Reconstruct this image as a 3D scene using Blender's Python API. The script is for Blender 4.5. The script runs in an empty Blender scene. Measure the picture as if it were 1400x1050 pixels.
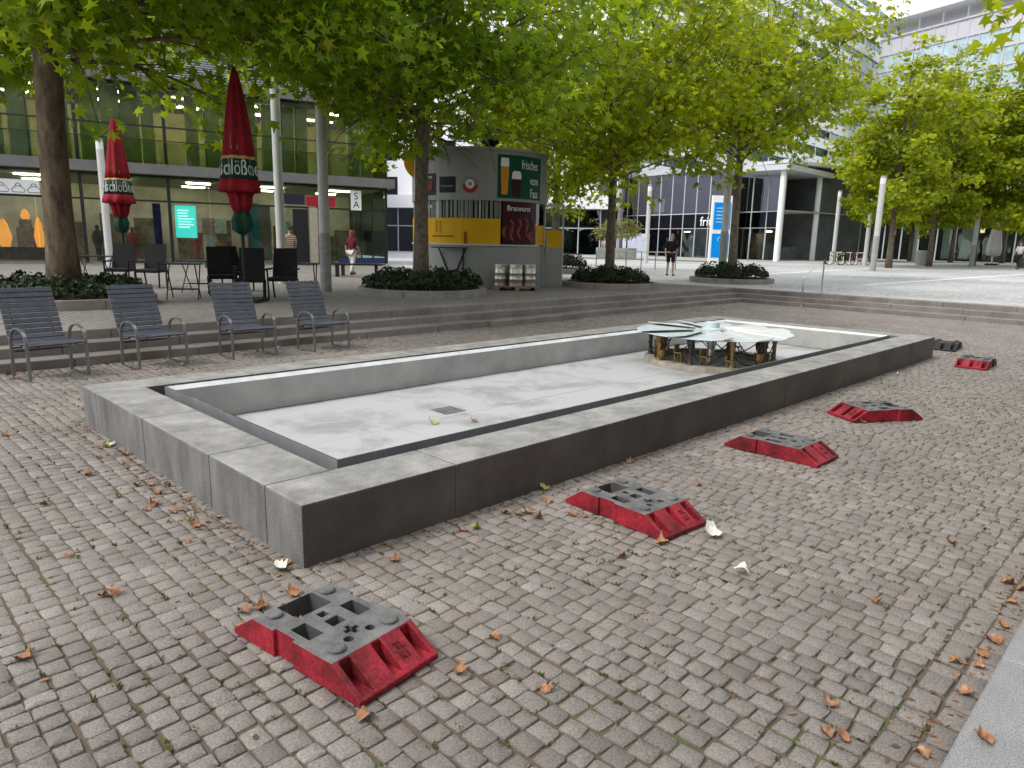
import bpy, bmesh, math, random
import numpy as np
from mathutils import Vector, Matrix, Euler
random.seed(7); rng = np.random.default_rng(7)
R = math.radians; PI = math.pi
S = bpy.context.scene; COL = S.collection
# ------------------------------------------------------------------ camera
FPX, YAW, PITCH, ROLL = 957.994, 0.782126, -0.1967954, 0.0215446
CAM = np.array([-1.62099, -3.08202, 1.65])
cf = np.array([math.cos(YAW)*math.cos(PITCH), math.sin(YAW)*math.cos(PITCH), math.sin(PITCH)])
_r = np.array([math.sin(YAW), -math.cos(YAW), 0.0]); _u = np.cross(_r, cf)
cr = math.cos(ROLL)*_r + math.sin(ROLL)*_u; cu = -math.sin(ROLL)*_r + math.cos(ROLL)*_u
cd_ = bpy.data.cameras.new('camera'); cam = bpy.data.objects.new('camera', cd_); COL.objects.link(cam)
cd_.sensor_width = 36; cd_.lens = FPX/1400*36; cd_.clip_end = 3000; cd_.clip_start = 0.05
M = Matrix.Identity(4)
for i in range(3):
    M[i][0] = cr[i]; M[i][1] = cu[i]; M[i][2] = -cf[i]; M[i][3] = CAM[i]
cam.matrix_world = M; S.camera = cam
# ------------------------------------------------------------------ world: bright, mostly clouded sky
SUN_DIR = Vector((-0.62, 0.22, 0.75)).normalized()
w = bpy.data.worlds.new('World'); S.world = w; w.use_nodes = True
nt = w.node_tree; N = nt.nodes; L = nt.links
bg = N['Background']; bg.inputs['Strength'].default_value = 0.1
sky = N.new('ShaderNodeTexSky'); sky.sky_type = 'NISHITA'; sky.sun_disc = False
sky.sun_elevation = math.asin(SUN_DIR.z); sky.sun_rotation = math.atan2(SUN_DIR.x, SUN_DIR.y)
tc = N.new('ShaderNodeTexCoord'); mp = N.new('ShaderNodeMapping'); mp.inputs['Scale'].default_value = (1, 1, 2.6)
nz = N.new('ShaderNodeTexNoise'); nz.inputs['Scale'].default_value = 2.2; nz.inputs['Detail'].default_value = 6
rp = N.new('ShaderNodeValToRGB'); rp.color_ramp.elements[0].position = 0.30; rp.color_ramp.elements[0].color = (.58, .58, .58, 1)
rp.color_ramp.elements[1].position = 0.62; rp.color_ramp.elements[1].color = (.97, .97, .97, 1)
mx = N.new('ShaderNodeMix'); mx.data_type = 'RGBA'; mx.inputs[7].default_value = (9.2, 9.5, 10.0, 1)
L.new(tc.outputs['Generated'], mp.inputs[0]); L.new(mp.outputs[0], nz.inputs['Vector']); L.new(nz.outputs[0], rp.inputs[0])
L.new(rp.outputs[0], mx.inputs[0]); L.new(sky.outputs[0], mx.inputs[6]); L.new(mx.outputs[2], bg.inputs['Color'])
sd = bpy.data.lights.new('sun', 'SUN'); sd.energy = 1.5; sd.angle = R(18); sd.color = (1, .965, .91)
so = bpy.data.objects.new('sun', sd); COL.objects.link(so)
so.rotation_euler = SUN_DIR.to_track_quat('Z', 'Y').to_euler(); so.location = (0, 0, 60)
S.view_settings.view_transform = 'Standard'; S.view_settings.look = 'None'
S.view_settings.gamma = 1; S.view_settings.use_curve_mapping = False; S.view_settings.exposure = 0.9
try:
    S.cycles.transparent_max_bounces = 16; S.cycles.max_bounces = 8
except Exception: pass

# ------------------------------------------------------------------ helpers: geometry of the place
def gz(x, y=0):                       # plaza surface: level, then rising gently beyond the steps
    return 0.375 + 0.012*min(max(x-20.5, 0), 44.5)
def at(px, py, d):
    return Vector(CAM + d*(cf + (px-700)/FPX*cr - (py-525)/FPX*cu))
def hor(px): return 525 - FPX*math.tan(-PITCH)/1.0/math.cos(0)*1.0 + (px-700)*math.tan(ROLL)
def P(px, d, z=None):                 # place on the plaza in the direction of a photo column, at distance d
    v = at(px, hor(px), d); v.z = gz(v.x, v.y) if z is None else z
    return v
def Gd(px, py, z=0.0):                # ground point seen at a photo pixel
    d = cf + (px-700)/FPX*cr - (py-525)/FPX*cu
    return Vector(CAM + d*((z-CAM[2])/d[2]))
def depth(p): return float((np.array(p)-CAM) @ cf)
def pix(p):
    v = np.array(p)-CAM; z = v @ cf
    return 700+FPX*(v @ cr)/z, 525-FPX*(v @ cu)/z, z

# ------------------------------------------------------------------ materials
MATS = {}
def nodes_of(name):
    m = bpy.data.materials.new(name); m.use_nodes = True
    return m, m.node_tree.nodes, m.node_tree.links, m.node_tree.nodes['Principled BSDF']
def mat(name, c, rough=.7, metal=0., var=.18, scale=6., bump=0., bscale=None, spec=.18, c2=None, speck=0., sscale=180., zs=1.):
    if name in MATS: return MATS[name]
    m, n, l, b = nodes_of(name)
    b.inputs['Roughness'].default_value = rough; b.inputs['Metallic'].default_value = metal
    b.inputs['Specular IOR Level'].default_value = spec
    geo = n.new('ShaderNodeNewGeometry'); t = n.new('ShaderNodeTexNoise')
    t.inputs['Scale'].default_value = scale; t.inputs['Detail'].default_value = 5; t.inputs['Roughness'].default_value = .65
    if zs != 1.:
        mz = n.new('ShaderNodeVectorMath'); mz.operation = 'MULTIPLY'; mz.inputs[1].default_value = (1, 1, zs)
        l.new(geo.outputs['Position'], mz.inputs[0]); l.new(mz.outputs[0], t.inputs['Vector'])
    else: l.new(geo.outputs['Position'], t.inputs['Vector'])
    ramp = n.new('ShaderNodeValToRGB'); e = ramp.color_ramp.elements
    a = [max(0, x*(1-var)) for x in c]; bb = [min(1, x*(1+var)) for x in c] if c2 is None else c2
    e[0].position = .3; e[0].color = (*a, 1); e[1].position = .7; e[1].color = (*bb, 1)
    l.new(t.outputs[0], ramp.inputs[0]); out = ramp.outputs[0]
    if speck:
        s = n.new('ShaderNodeTexNoise'); s.inputs['Scale'].default_value = sscale; s.inputs['Detail'].default_value = 2
        l.new(geo.outputs['Position'], s.inputs['Vector'])
        mr = n.new('ShaderNodeMapRange'); mr.inputs[1].default_value = .35; mr.inputs[2].default_value = .65
        mr.inputs[3].default_value = 1-speck; mr.inputs[4].default_value = 1+speck
        l.new(s.outputs[0], mr.inputs[0])
        vm = n.new('ShaderNodeVectorMath'); vm.operation = 'SCALE'
        l.new(out, vm.inputs[0]); l.new(mr.outputs[0], vm.inputs['Scale']); out = vm.outputs[0]
    l.new(out, b.inputs['Base Color'])
    if bump:
        t2 = n.new('ShaderNodeTexNoise'); t2.inputs['Scale'].default_value = bscale or scale*6; t2.inputs['Detail'].default_value = 4
        l.new(geo.outputs['Position'], t2.inputs['Vector'])
        bp = n.new('ShaderNodeBump'); bp.inputs['Strength'].default_value = bump; bp.inputs['Distance'].default_value = .01
        l.new(t2.outputs[0], bp.inputs['Height']); l.new(bp.outputs[0], b.inputs['Normal'])
    MATS[name] = m; return m
def emis(name, c, s):
    if name in MATS: return MATS[name]
    m, n, l, b = nodes_of(name); b.inputs['Base Color'].default_value = (*c, 1)
    b.inputs['Emission Color'].default_value = (*c, 1); b.inputs['Emission Strength'].default_value = s
    MATS[name] = m; return m
def glass(name, tint=(.75, .85, .82), ior=1.9, gl=(.9, .95, .95), rough=.02):
    if name in MATS: return MATS[name]
    m = bpy.data.materials.new(name); m.use_nodes = True; n = m.node_tree.nodes; l = m.node_tree.links
    n.remove(n['Principled BSDF']); o = n['Material Output']
    t = n.new('ShaderNodeBsdfTransparent'); t.inputs[0].default_value = (*tint, 1)
    g = n.new('ShaderNodeBsdfGlossy'); g.inputs[0].default_value = (*gl, 1); g.inputs['Roughness'].default_value = rough
    fr = n.new('ShaderNodeFresnel'); fr.inputs[0].default_value = ior
    nz = n.new('ShaderNodeTexNoise'); nz.inputs['Scale'].default_value = .5; geo = n.new('ShaderNodeNewGeometry')
    bp = n.new('ShaderNodeBump'); bp.inputs['Strength'].default_value = .05; bp.inputs['Distance'].default_value = .3
    l.new(geo.outputs['Position'], nz.inputs['Vector']); l.new(nz.outputs[0], bp.inputs['Height']); l.new(bp.outputs[0], g.inputs['Normal'])
    x = n.new('ShaderNodeMixShader'); l.new(fr.outputs[0], x.inputs[0]); l.new(t.outputs[0], x.inputs[1]); l.new(g.outputs[0], x.inputs[2])
    l.new(x.outputs[0], o.inputs[0]); MATS[name] = m; return m
def leafmat(name, c, c2, trans=.45, yellow=(.16, .17, .02)):
    if name in MATS: return MATS[name]
    m = bpy.data.materials.new(name); m.use_nodes = True; n = m.node_tree.nodes; l = m.node_tree.links
    b = n['Principled BSDF']; o = n['Material Output']; b.inputs['Roughness'].default_value = .55
    b.inputs['Specular IOR Level'].default_value = .22
    at_ = n.new('ShaderNodeAttribute'); at_.attribute_name = 'tint'
    r = n.new('ShaderNodeValToRGB'); e = r.color_ramp.elements
    e[0].position = 0; e[0].color = (*c, 1); e[1].position = .85; e[1].color = (*c2, 1)
    k = e.new(1.0); k.color = (*yellow, 1)
    l.new(at_.outputs['Fac'], r.inputs[0]); l.new(r.outputs[0], b.inputs['Base Color'])
    t = n.new('ShaderNodeBsdfTranslucent'); h = n.new('ShaderNodeVectorMath'); h.operation = 'MULTIPLY'
    h.inputs[1].default_value = (1.75, 1.6, .45); l.new(r.outputs[0], h.inputs[0]); l.new(h.outputs[0], t.inputs[0])
    x = n.new('ShaderNodeMixShader'); x.inputs[0].default_value = trans
    l.new(b.outputs[0], x.inputs[1]); l.new(t.outputs[0], x.inputs[2]); l.new(x.outputs[0], o.inputs[0])
    MATS[name] = m; return m

# ------------------------------------------------------------------ helpers: objects
def link(o, parent=None):
    COL.objects.link(o)
    if parent is not None: o.parent = parent
    return o
def tag(o, label, cat, group=None):
    o['label'] = label; o['category'] = cat
    if group: o['group'] = group
    return o
def empty(name, loc, rz=0., label=None, cat=None, group=None):
    o = bpy.data.objects.new(name, None); link(o); o.location = loc; o.rotation_euler = (0, 0, rz); o.empty_display_size = .1
    if label: tag(o, label, cat, group)
    return o
def kids(o): return [c for c in COL.objects if c.parent == o]
def copy_tree(o, parent=None):
    c = o.copy(); COL.objects.link(c)
    if parent is not None: c.parent = parent
    for k in [k for k in o.children]: copy_tree(k, c)
    return c
class MB:
    def __init__(s): s.v = []; s.f = []; s.m = []
    def add(s, vs, fs, mi=0):
        b = len(s.v); s.v += [tuple(v) for v in vs]; s.f += [tuple(i+b for i in f) for f in fs]; s.m += [mi]*len(fs); return s
    def box(s, x0, x1, y0, y1, z0, z1, mi=0, mtx=None):
        vs = [Vector(v) for v in ((x0,y0,z0),(x1,y0,z0),(x1,y1,z0),(x0,y1,z0),(x0,y0,z1),(x1,y0,z1),(x1,y1,z1),(x0,y1,z1))]
        if mtx is not None: vs = [mtx @ v for v in vs]
        return s.add(vs, [(0,3,2,1),(4,5,6,7),(0,1,5,4),(1,2,6,5),(2,3,7,6),(3,0,4,7)], mi)
    def prism(s, pts, z0, z1, mi=0):
        n = len(pts)
        vs = [(p[0], p[1], z0) for p in pts]+[(p[0], p[1], z1) for p in pts]
        return s.add(vs, [tuple(range(n-1, -1, -1)), tuple(range(n, 2*n))]+[(i, (i+1) % n, (i+1) % n+n, i+n) for i in range(n)], mi)
    def tube(s, path, rad, n=8, mi=0, cap=True, flat=None):
        path = [Vector(p) for p in path]; m = len(path)
        rad = rad if hasattr(rad, '__len__') else [rad]*m
        ref = None; rings = []
        for i, p in enumerate(path):
            t = (path[min(i+1, m-1)]-path[max(i-1, 0)]).normalized()
            if ref is None:
                ref = Vector((0, 0, 1)) if abs(t.z) < .9 else Vector((1, 0, 0))
            a = t.cross(ref)
            if a.length < 1e-5: a = t.cross(Vector((0, 1, 0)))
            a.normalize(); b = a.cross(t).normalized(); ref = b
            ring = []
            for k in range(n):
                an = 2*PI*k/n + (PI/n if n == 4 else 0)
                ca, sa = math.cos(an), math.sin(an)
                if flat: ca *= flat[0]; sa *= flat[1]
                ring.append(p + (a*ca+b*sa)*rad[i])
            rings.append(ring)
        fs = []
        for i in range(m-1):
            for k in range(n):
                fs.append((i*n+k, i*n+(k+1) % n, (i+1)*n+(k+1) % n, (i+1)*n+k))
        if cap: fs += [tuple(range(n-1, -1, -1)), tuple(range((m-1)*n, m*n))]
        return s.add([v for r_ in rings for v in r_], fs, mi)
    def lathe(s, prof, n=24, mi=0, c=(0, 0), pleat=None, cap=True):
        vs = []
        for (r_, z) in prof:
            for k in range(n):
                a = 2*PI*k/n; q = r_*(pleat(a, z) if pleat else 1)
                vs.append((c[0]+q*math.cos(a), c[1]+q*math.sin(a), z))
        m = len(prof); fs = [(i*n+k, i*n+(k+1) % n, (i+1)*n+(k+1) % n, (i+1)*n+k) for i in range(m-1) for k in range(n)]
        if cap: fs += [tuple(range(n-1, -1, -1)), tuple(range((m-1)*n, m*n))]
        return s.add(vs, fs, mi)
    def mesh(s, name, mats, smooth=False):
        me = bpy.data.meshes.new(name); me.from_pydata(s.v, [], s.f)
        for m in (mats if isinstance(mats, (list, tuple)) else [mats]): me.materials.append(m)
        me.polygons.foreach_set('material_index', s.m)
        if smooth: me.polygons.foreach_set('use_smooth', [True]*len(s.f))
        me.update(); return me
    def build(s, name, mats, parent=None, loc=None, rz=0., smooth=False, label=None, cat=None, group=None):
        o = bpy.data.objects.new(name, s.mesh(name, mats, smooth)); link(o, parent)
        if loc is not None: o.location = loc
        if rz: o.rotation_euler = (0, 0, rz)
        if label and cat: tag(o, label, cat, group)
        elif label: o['label'] = label
        return o
def struct(o): o['kind'] = 'structure'; return o
CUBES = {}
def piece(name, m, parent, x0, x1, y0, y1, z0, z1, rot=None):       # alike box pieces share one unit cube per material
    if m.name not in CUBES: CUBES[m.name] = MB().box(-.5, .5, -.5, .5, -.5, .5).mesh('block_'+m.name, m)
    o = bpy.data.objects.new(name, CUBES[m.name]); link(o, parent)
    o.location = ((x0+x1)/2, (y0+y1)/2, (z0+z1)/2); o.scale = (abs(x1-x0), abs(y1-y0), abs(z1-z0))
    if rot: o.rotation_euler = rot
    return o
def bevel_mesh(me, off, seg=1, angle=.6):
    bm = bmesh.new(); bm.from_mesh(me)
    es = [e for e in bm.edges if len(e.link_faces) == 2 and e.calc_face_angle(0) > angle]
    bmesh.ops.bevel(bm, geom=es, offset=off, segments=seg, affect='EDGES', profile=.6)
    bm.to_mesh(me); bm.free(); return me
def text_mesh(txt, size, m, ext=.002, align='CENTER', sx=1.):
    c = bpy.data.curves.new('lettering', 'FONT'); c.body = txt; c.size = size; c.extrude = ext; c.align_x = align; c.align_y = 'CENTER'
    c.resolution_u = 3; o = bpy.data.objects.new('lettering', c); COL.objects.link(o)
    dg = bpy.context.evaluated_depsgraph_get(); me = bpy.data.meshes.new_from_object(o.evaluated_get(dg))
    bpy.data.objects.remove(o); me.materials.clear(); me.materials.append(m)
    if sx != 1.:
        for v in me.vertices: v.co.x *= sx
    return me
def np_mesh(name, V, F, m, tint=None, smooth=False):
    me = bpy.data.meshes.new(name); nF = len(F); k = F.shape[1]
    me.vertices.add(len(V)); me.vertices.foreach_set('co', V.astype(np.float32).ravel())
    me.loops.add(nF*k); me.loops.foreach_set('vertex_index', F.astype(np.int32).ravel())
    me.polygons.add(nF); me.polygons.foreach_set('loop_start', np.arange(0, nF*k, k, dtype=np.int32))
    me.polygons.foreach_set('loop_total', np.full(nF, k, dtype=np.int32))
    if smooth: me.polygons.foreach_set('use_smooth', np.ones(nF, dtype=bool))
    me.materials.append(m); me.update(calc_edges=True)
    if tint is not None:
        a = me.attributes.new('tint', 'FLOAT', 'POINT'); a.data.foreach_set('value', tint.astype(np.float32))
    return me

# ------------------------------------------------------------------ common materials
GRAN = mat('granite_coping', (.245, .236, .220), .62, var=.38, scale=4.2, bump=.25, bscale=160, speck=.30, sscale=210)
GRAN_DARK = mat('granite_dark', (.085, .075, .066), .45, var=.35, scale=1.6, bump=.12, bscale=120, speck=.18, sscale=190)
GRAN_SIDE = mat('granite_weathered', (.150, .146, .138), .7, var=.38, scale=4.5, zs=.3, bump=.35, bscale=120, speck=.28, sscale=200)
STEP = mat('step_stone', (.195, .177, .160), .75, var=.28, scale=1.3, bump=.25, bscale=70, speck=.2, sscale=120)
KERB = mat('kerb_stone', (.24, .22, .20), .8, var=.3, scale=2, bump=.2, bscale=60, speck=.2, sscale=120)
CONC = mat('basin_concrete', (.42, .41, .40), .6, var=.13, scale=1.1, bump=.06, bscale=40, speck=.06, sscale=60)
STEEL = mat('stainless_steel', (.62, .62, .60), .28, metal=1., var=.1, scale=20)
DSTEEL = mat('dark_steel', (.11, .115, .12), .45, metal=.7, var=.15, scale=15)
WHITE = mat('white_lacquer', (.82, .82, .81), .5, var=.05, scale=3)
POLE = mat('pole_grey', (.50, .50, .48), .55, var=.1, scale=3, metal=.1)
POLE_LOW = mat('pole_lower_sleeve', (.30, .31, .29), .7, var=.2, scale=6)
BLACK = mat('black_rattan', (.009, .009, .010), .6, var=.3, scale=60, bump=.5, bscale=120)
DARK = mat('dark_metal', (.016, .016, .018), .5, var=.2, scale=20)
BARK = mat('plane_bark', (.10, .066, .043), .9, var=.5, scale=6, zs=.35, bump=1., bscale=18, c2=(.20, .15, .105))
BARK2 = mat('slim_bark', (.12, .095, .07), .9, var=.4, scale=7, bump=.7, bscale=26, c2=(.21, .18, .13))
SOIL = mat('planter_soil', (.05, .037, .026), .95, var=.4, scale=9, bump=.5)
# ================================================================== SETTING: ground, plaza, steps
def ground_mats():
    m, n, l, b = nodes_of('joint_dirt'); b.inputs['Roughness'].default_value = .95
    geo = n.new('ShaderNodeNewGeometry'); a = n.new('ShaderNodeTexNoise'); a.inputs['Scale'].default_value = 2.2; a.inputs['Detail'].default_value = 6
    a.inputs['Roughness'].default_value = .7
    r = n.new('ShaderNodeValToRGB'); e = r.color_ramp.elements
    e[0].position = .35; e[0].color = (.105, .072, .048, 1); e[1].position = .62; e[1].color = (.060, .080, .018, 1)
    k = e.new(.5); k.color = (.080, .060, .038, 1)
    l.new(geo.outputs['Position'], a.inputs['Vector']); l.new(a.outputs[0], r.inputs[0]); l.new(r.outputs[0], b.inputs['Base Color'])
    MATS['joint_dirt'] = m
    # granite sett: per-stone tint + speckle
    m, n, l, b = nodes_of('sett_granite'); b.inputs['Roughness'].default_value = .78
    geo = n.new('ShaderNodeNewGeometry'); at_ = n.new('ShaderNodeAttribute'); at_.attribute_name = 'tint'
    r = n.new('ShaderNodeValToRGB'); e = r.color_ramp.elements
    e[0].position = 0; e[0].color = (.152, .127, .109, 1); e[1].position = 1; e[1].color = (.280, .248, .220, 1)
    k = e.new(.5); k.color = (.214, .185, .162, 1)
    l.new(at_.outputs['Fac'], r.inputs[0])
    s = n.new('ShaderNodeTexNoise'); s.inputs['Scale'].default_value = 120; s.inputs['Detail'].default_value = 5; s.inputs['Roughness'].default_value = .75
    s2 = n.new('ShaderNodeTexNoise'); s2.inputs['Scale'].default_value = .8; s2.inputs['Detail'].default_value = 3
    l.new(geo.outputs['Position'], s.inputs['Vector']); l.new(geo.outputs['Position'], s2.inputs['Vector'])
    mr = n.new('ShaderNodeMapRange'); mr.inputs[1].default_value = .3; mr.inputs[2].default_value = .7; mr.inputs[3].default_value = .42; mr.inputs[4].default_value = 1.6
    mr2 = n.new('ShaderNodeMapRange'); mr2.inputs[1].default_value = .3; mr2.inputs[2].default_value = .7; mr2.inputs[3].default_value = .86; mr2.inputs[4].default_value = 1.12
    mu = n.new('ShaderNodeMath'); mu.operation = 'MULTIPLY'; l.new(s.outputs[0], mr.inputs[0]); l.new(s2.outputs[0], mr2.inputs[0])
    l.new(mr.outputs[0], mu.inputs[0]); l.new(mr2.outputs[0], mu.inputs[1])
    vm = n.new('ShaderNodeVectorMath'); vm.operation = 'SCALE'; l.new(r.outputs[0], vm.inputs[0]); l.new(mu.outputs[0], vm.inputs['Scale'])
    l.new(vm.outputs[0], b.inputs['Base Color'])
    bp = n.new('ShaderNodeBump'); bp.inputs['Strength'].default_value = .9; bp.inputs['Distance'].default_value = .008
    l.new(s.outputs[0], bp.inputs['Height']); l.new(bp.outputs[0], b.inputs['Normal'])
    MATS['sett_granite'] = m
    # plaza paving: small light setts too fine to pick apart
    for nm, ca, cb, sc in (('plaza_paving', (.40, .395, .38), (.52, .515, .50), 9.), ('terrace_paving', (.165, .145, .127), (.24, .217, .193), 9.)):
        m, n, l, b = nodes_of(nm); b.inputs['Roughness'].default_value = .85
        geo = n.new('ShaderNodeNewGeometry'); v = n.new('ShaderNodeTexVoronoi'); v.feature = 'F1'; v.distance = 'CHEBYCHEV'
        v.inputs['Scale'].default_value = sc; v.inputs['Randomness'].default_value = .35
        l.new(geo.outputs['Position'], v.inputs['Vector'])
        r = n.new('ShaderNodeMix'); r.data_type = 'RGBA'; r.inputs[6].default_value = (*ca, 1); r.inputs[7].default_value = (*cb, 1)
        l.new(v.outputs['Color'], r.inputs[0])
        j = n.new('ShaderNodeMapRange'); j.inputs[1].default_value = .36; j.inputs[2].default_value = .46; j.inputs[3].default_value = 1; j.inputs[4].default_value = .62
        l.new(v.outputs['Distance'], j.inputs[0])
        big = n.new('ShaderNodeTexNoise'); big.inputs['Scale'].default_value = .35; big.inputs['Detail'].default_value = 5; l.new(geo.outputs['Position'], big.inputs['Vector'])
        jb = n.new('ShaderNodeMapRange'); jb.inputs[1].default_value = .3; jb.inputs[2].default_value = .7; jb.inputs[3].default_value = .82; jb.inputs[4].default_value = 1.12
        l.new(big.outputs[0], jb.inputs[0]); mu = n.new('ShaderNodeMath'); mu.operation = 'MULTIPLY'; l.new(j.outputs[0], mu.inputs[0]); l.new(jb.outputs[0], mu.inputs[1])
        vm = n.new('ShaderNodeVectorMath'); vm.operation = 'SCALE'; l.new(r.outputs[2], vm.inputs[0]); l.new(mu.outputs[0], vm.inputs['Scale'])
        l.new(vm.outputs[0], b.inputs['Base Color']); MATS[nm] = m
ground_mats()
BL, BW, BH = 11.074, 3.909, .342                       # basin length, width, height
def y_step(k, x): return 7.08+.025*x+.36*k
def x_step(k, y): return 18.9+.065*y+.38*k
SZ = (.115, .245, .375)
def corner(k):
    x = 19.4
    for _ in range(20): y = y_step(k, x); x = x_step(k, y)
    return x, y
# sunken court: earth bed under the setts
g = MB().add([(-16, -9, -.0062), (21, -9, -.0062), (21, 9, -.0062), (-16, 9, -.0062)], [(0, 1, 2, 3)]).build('ground', MATS['joint_dirt']); struct(g)
# plaza sheet
C3 = corner(2); pz = MB(); yb = y_step(2, -150)
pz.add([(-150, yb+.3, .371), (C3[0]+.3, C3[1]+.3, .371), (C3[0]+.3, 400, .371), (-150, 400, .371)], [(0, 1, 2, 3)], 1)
zx = lambda x: gz(x)-.004
xs = [C3[0]+.3, 24, 30, 40, 52, 65, 120, 600]
for a, b in zip(xs[:-1], xs[1:]):
    pz.add([(a, C3[1]+.3, zx(a)), (b, C3[1]+.3, zx(b)), (b, 400, zx(b)), (a, 400, zx(a))], [(0, 1, 2, 3)], 0)
    a2 = x_step(2, -300)+.3 if a == xs[0] else a
    pz.add([(a2, -300, zx(a)), (b, -300, zx(b)), (b, C3[1]+.3, zx(b)), (a, C3[1]+.3, zx(a))], [(0, 1, 2, 3)], 0)
plaza = struct(pz.build('plaza', [MATS['plaza_paving'], MATS['terrace_paving']]))
# paving strips across the plaza
def strip(a, b, wd, z=.004):
    a = Vector(a); b = Vector(b); d = (b-a); d.z = 0; n_ = Vector((-d.y, d.x, 0)).normalized()*wd/2
    k = MB(); seg = 8
    vs = []
    for i in range(seg+1):
        p = a.lerp(b, i/seg)
        for s in (-1, 1):
            q = p+n_*s; vs.append((q.x, q.y, gz(q.x)+z-.001))
    return k.add(vs, [(2*i, 2*i+2, 2*i+3, 2*i+1) for i in range(seg)])
STRIP = mat('pale_strip', (.62, .62, .60), .8, var=.08, scale=2, speck=.06)
def rayplaza(px, py):
    z = .5
    for _ in range(12): p = Gd(px, py, z); z = gz(p.x)
    p.z = z; return p
struct(strip(rayplaza(1180, 390), rayplaza(1405, 374.5), .35).build('paving_strip', STRIP))
struct(strip(rayplaza(1015, 376), rayplaza(1200, 367), .35).build('paving_strip', STRIP))
LAWN = mat('lawn_grass', (.10, .13, .03), .9, var=.3, scale=8, bump=.4, c2=(.20, .21, .07))
lw = MB(); pa, pb = P(770, 58), P(1010, 50); dv = Vector((.5, .6, 0)).normalized()*3.2
lw.add([(q.x, q.y, gz(q.x)+.02) for q in (pa, pb, pb+dv, pa+dv)], [(0, 1, 2, 3)])
struct(lw.build('lawn', LAWN))
# steps: blocks of stone
steps = empty('steps', (0, 0, 0)); struct(steps)
def step_block(p0, p1, nrm, dep, z0, z1, jit, m=None):
    p0 = Vector((*p0, 0)); p1 = Vector((*p1, 0)); n_ = Vector((*nrm, 0))
    g_ = (p1-p0).normalized()*.003; p0 = p0+g_+n_*jit; p1 = p1-g_+n_*jit
    me = MB().add([(p0.x, p0.y, z0), (p1.x, p1.y, z0), (p1.x+n_.x*dep, p1.y+n_.y*dep, z0), (p0.x+n_.x*dep, p0.y+n_.y*dep, z0),
                   (p0.x, p0.y, z1), (p1.x, p1.y, z1), (p1.x+n_.x*dep, p1.y+n_.y*dep, z1), (p0.x+n_.x*dep, p0.y+n_.y*dep, z1)],
                  [(0,3,2,1),(4,5,6,7),(0,1,5,4),(1,2,6,5),(2,3,7,6),(3,0,4,7)]).mesh('step_block', m or STEP)
    bevel_mesh(me, .008); link(bpy.data.objects.new('step_block', me), steps)
for k in range(3):
    cx, cy = corner(k); x = cx
    while x > -14:
        l_ = random.uniform(1.3, 1.7); x2 = x-l_
        jit = random.uniform(-.006, .006) - (.16 if (k == 0 and 8.9 < x < 12.2) else 0)
        step_block((x2, y_step(k, x2)), (x, y_step(k, x)), (0, 1), .40 if k < 2 else .45, SZ[k]-.16, SZ[k]+random.uniform(-.003, .003), jit)
        x = x2
    y = cy
    while y > -12:
        l_ = random.uniform(1.4, 1.8); y2 = y-l_
        step_block((x_step(k, y), y), (x_step(k, y2), y2), (1, 0), .42 if k < 2 else .45, SZ[k]-.16, SZ[k]+random.uniform(-.003, .003), random.uniform(-.005, .005))
        y = y2
    # the block in the inner corner
    e_ = .45
    me = MB().prism([(cx, cy), (cx+e_, cy), (cx+e_, cy+e_), (cx, cy+e_)], SZ[k]-.16, SZ[k]-.001).mesh('step_block', STEP)
    link(bpy.data.objects.new('step_block', me), steps)
# steps on the near side (only the lowest tread is in view)
for k in range(3):
    x = -12
    while x < 19:
        l_ = random.uniform(2.2, 3.0); yy = -2.705-.42*k-.012*x*0
        step_block((x+l_, yy), (x, yy), (0, -1), .46, SZ[k]-.13, SZ[k], 0, mat('step_granite_pale', (.225, .222, .22), .7, var=.1, scale=3, bump=.25, bscale=140, speck=.28, sscale=190))
        x += l_
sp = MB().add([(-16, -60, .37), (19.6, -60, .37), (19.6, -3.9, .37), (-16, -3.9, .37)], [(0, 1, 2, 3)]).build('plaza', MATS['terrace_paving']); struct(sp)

# ------------------------------------------------------------------ granite setts
def sett_cells():
    out = []; cw = .0905; i = 0; x = -4.2
    ph = rng.uniform(0, 6, 6)
    while x < 19.6:
        y = -2.475 + rng.uniform(-.012, .0)
        wob = lambda yy, i=i: .010*math.sin(yy*1.3+ph[0]+x*.05)+.005*math.sin(yy*3.1+ph[1])+.007*math.sin(yy*.6+x*.8)
        ymax = 7.25+.025*x
        while y < ymax:
            ly = rng.uniform(.074, .112)
            cx, cy = x+wob(y)+rng.normal(0, .003), y+ly/2
            y += ly
            if .08 < cx < BL-.08 and .08 < cy < BW-.08: continue
            if cx > x_step(0, cy)+.1: continue
            out.append((cx, cy, cw-.004+rng.normal(0, .0028), ly-.004+rng.normal(0, .0022), rng.normal(0, .03)))
        x += cw + (.004 if int(i) % 7 == 0 else 0); i += 1
    # two edging courses along the near steps
    for r_ in range(2):
        x = -4.2
        while x < 19.2:
            lx = rng.uniform(.10, .16); cy = -2.645+.108*r_
            out.append((x+lx/2, cy, lx-.006, .102+rng.normal(0, .003), rng.normal(0, .02))); x += lx
    return np.array(out)
cells = sett_cells(); nC = len(cells)
cz = np.zeros(nC)+rng.normal(0, .0012, nC) + .0012*np.sin(cells[:, 0]*1.1)*np.sin(cells[:, 1]*1.7)
tilt = rng.normal(0, .014, (nC, 2)); tint = np.clip(rng.normal(.46, .15, nC), 0, 1)
dep = (np.stack([cells[:, 0], cells[:, 1], cz], 1)-CAM) @ cf
V3 = np.stack([cells[:, 0], cells[:, 1], cz], 1)-CAM
px_ = 700+FPX*(V3 @ cr)/dep; py_ = 525-FPX*(V3 @ cu)/dep
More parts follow.
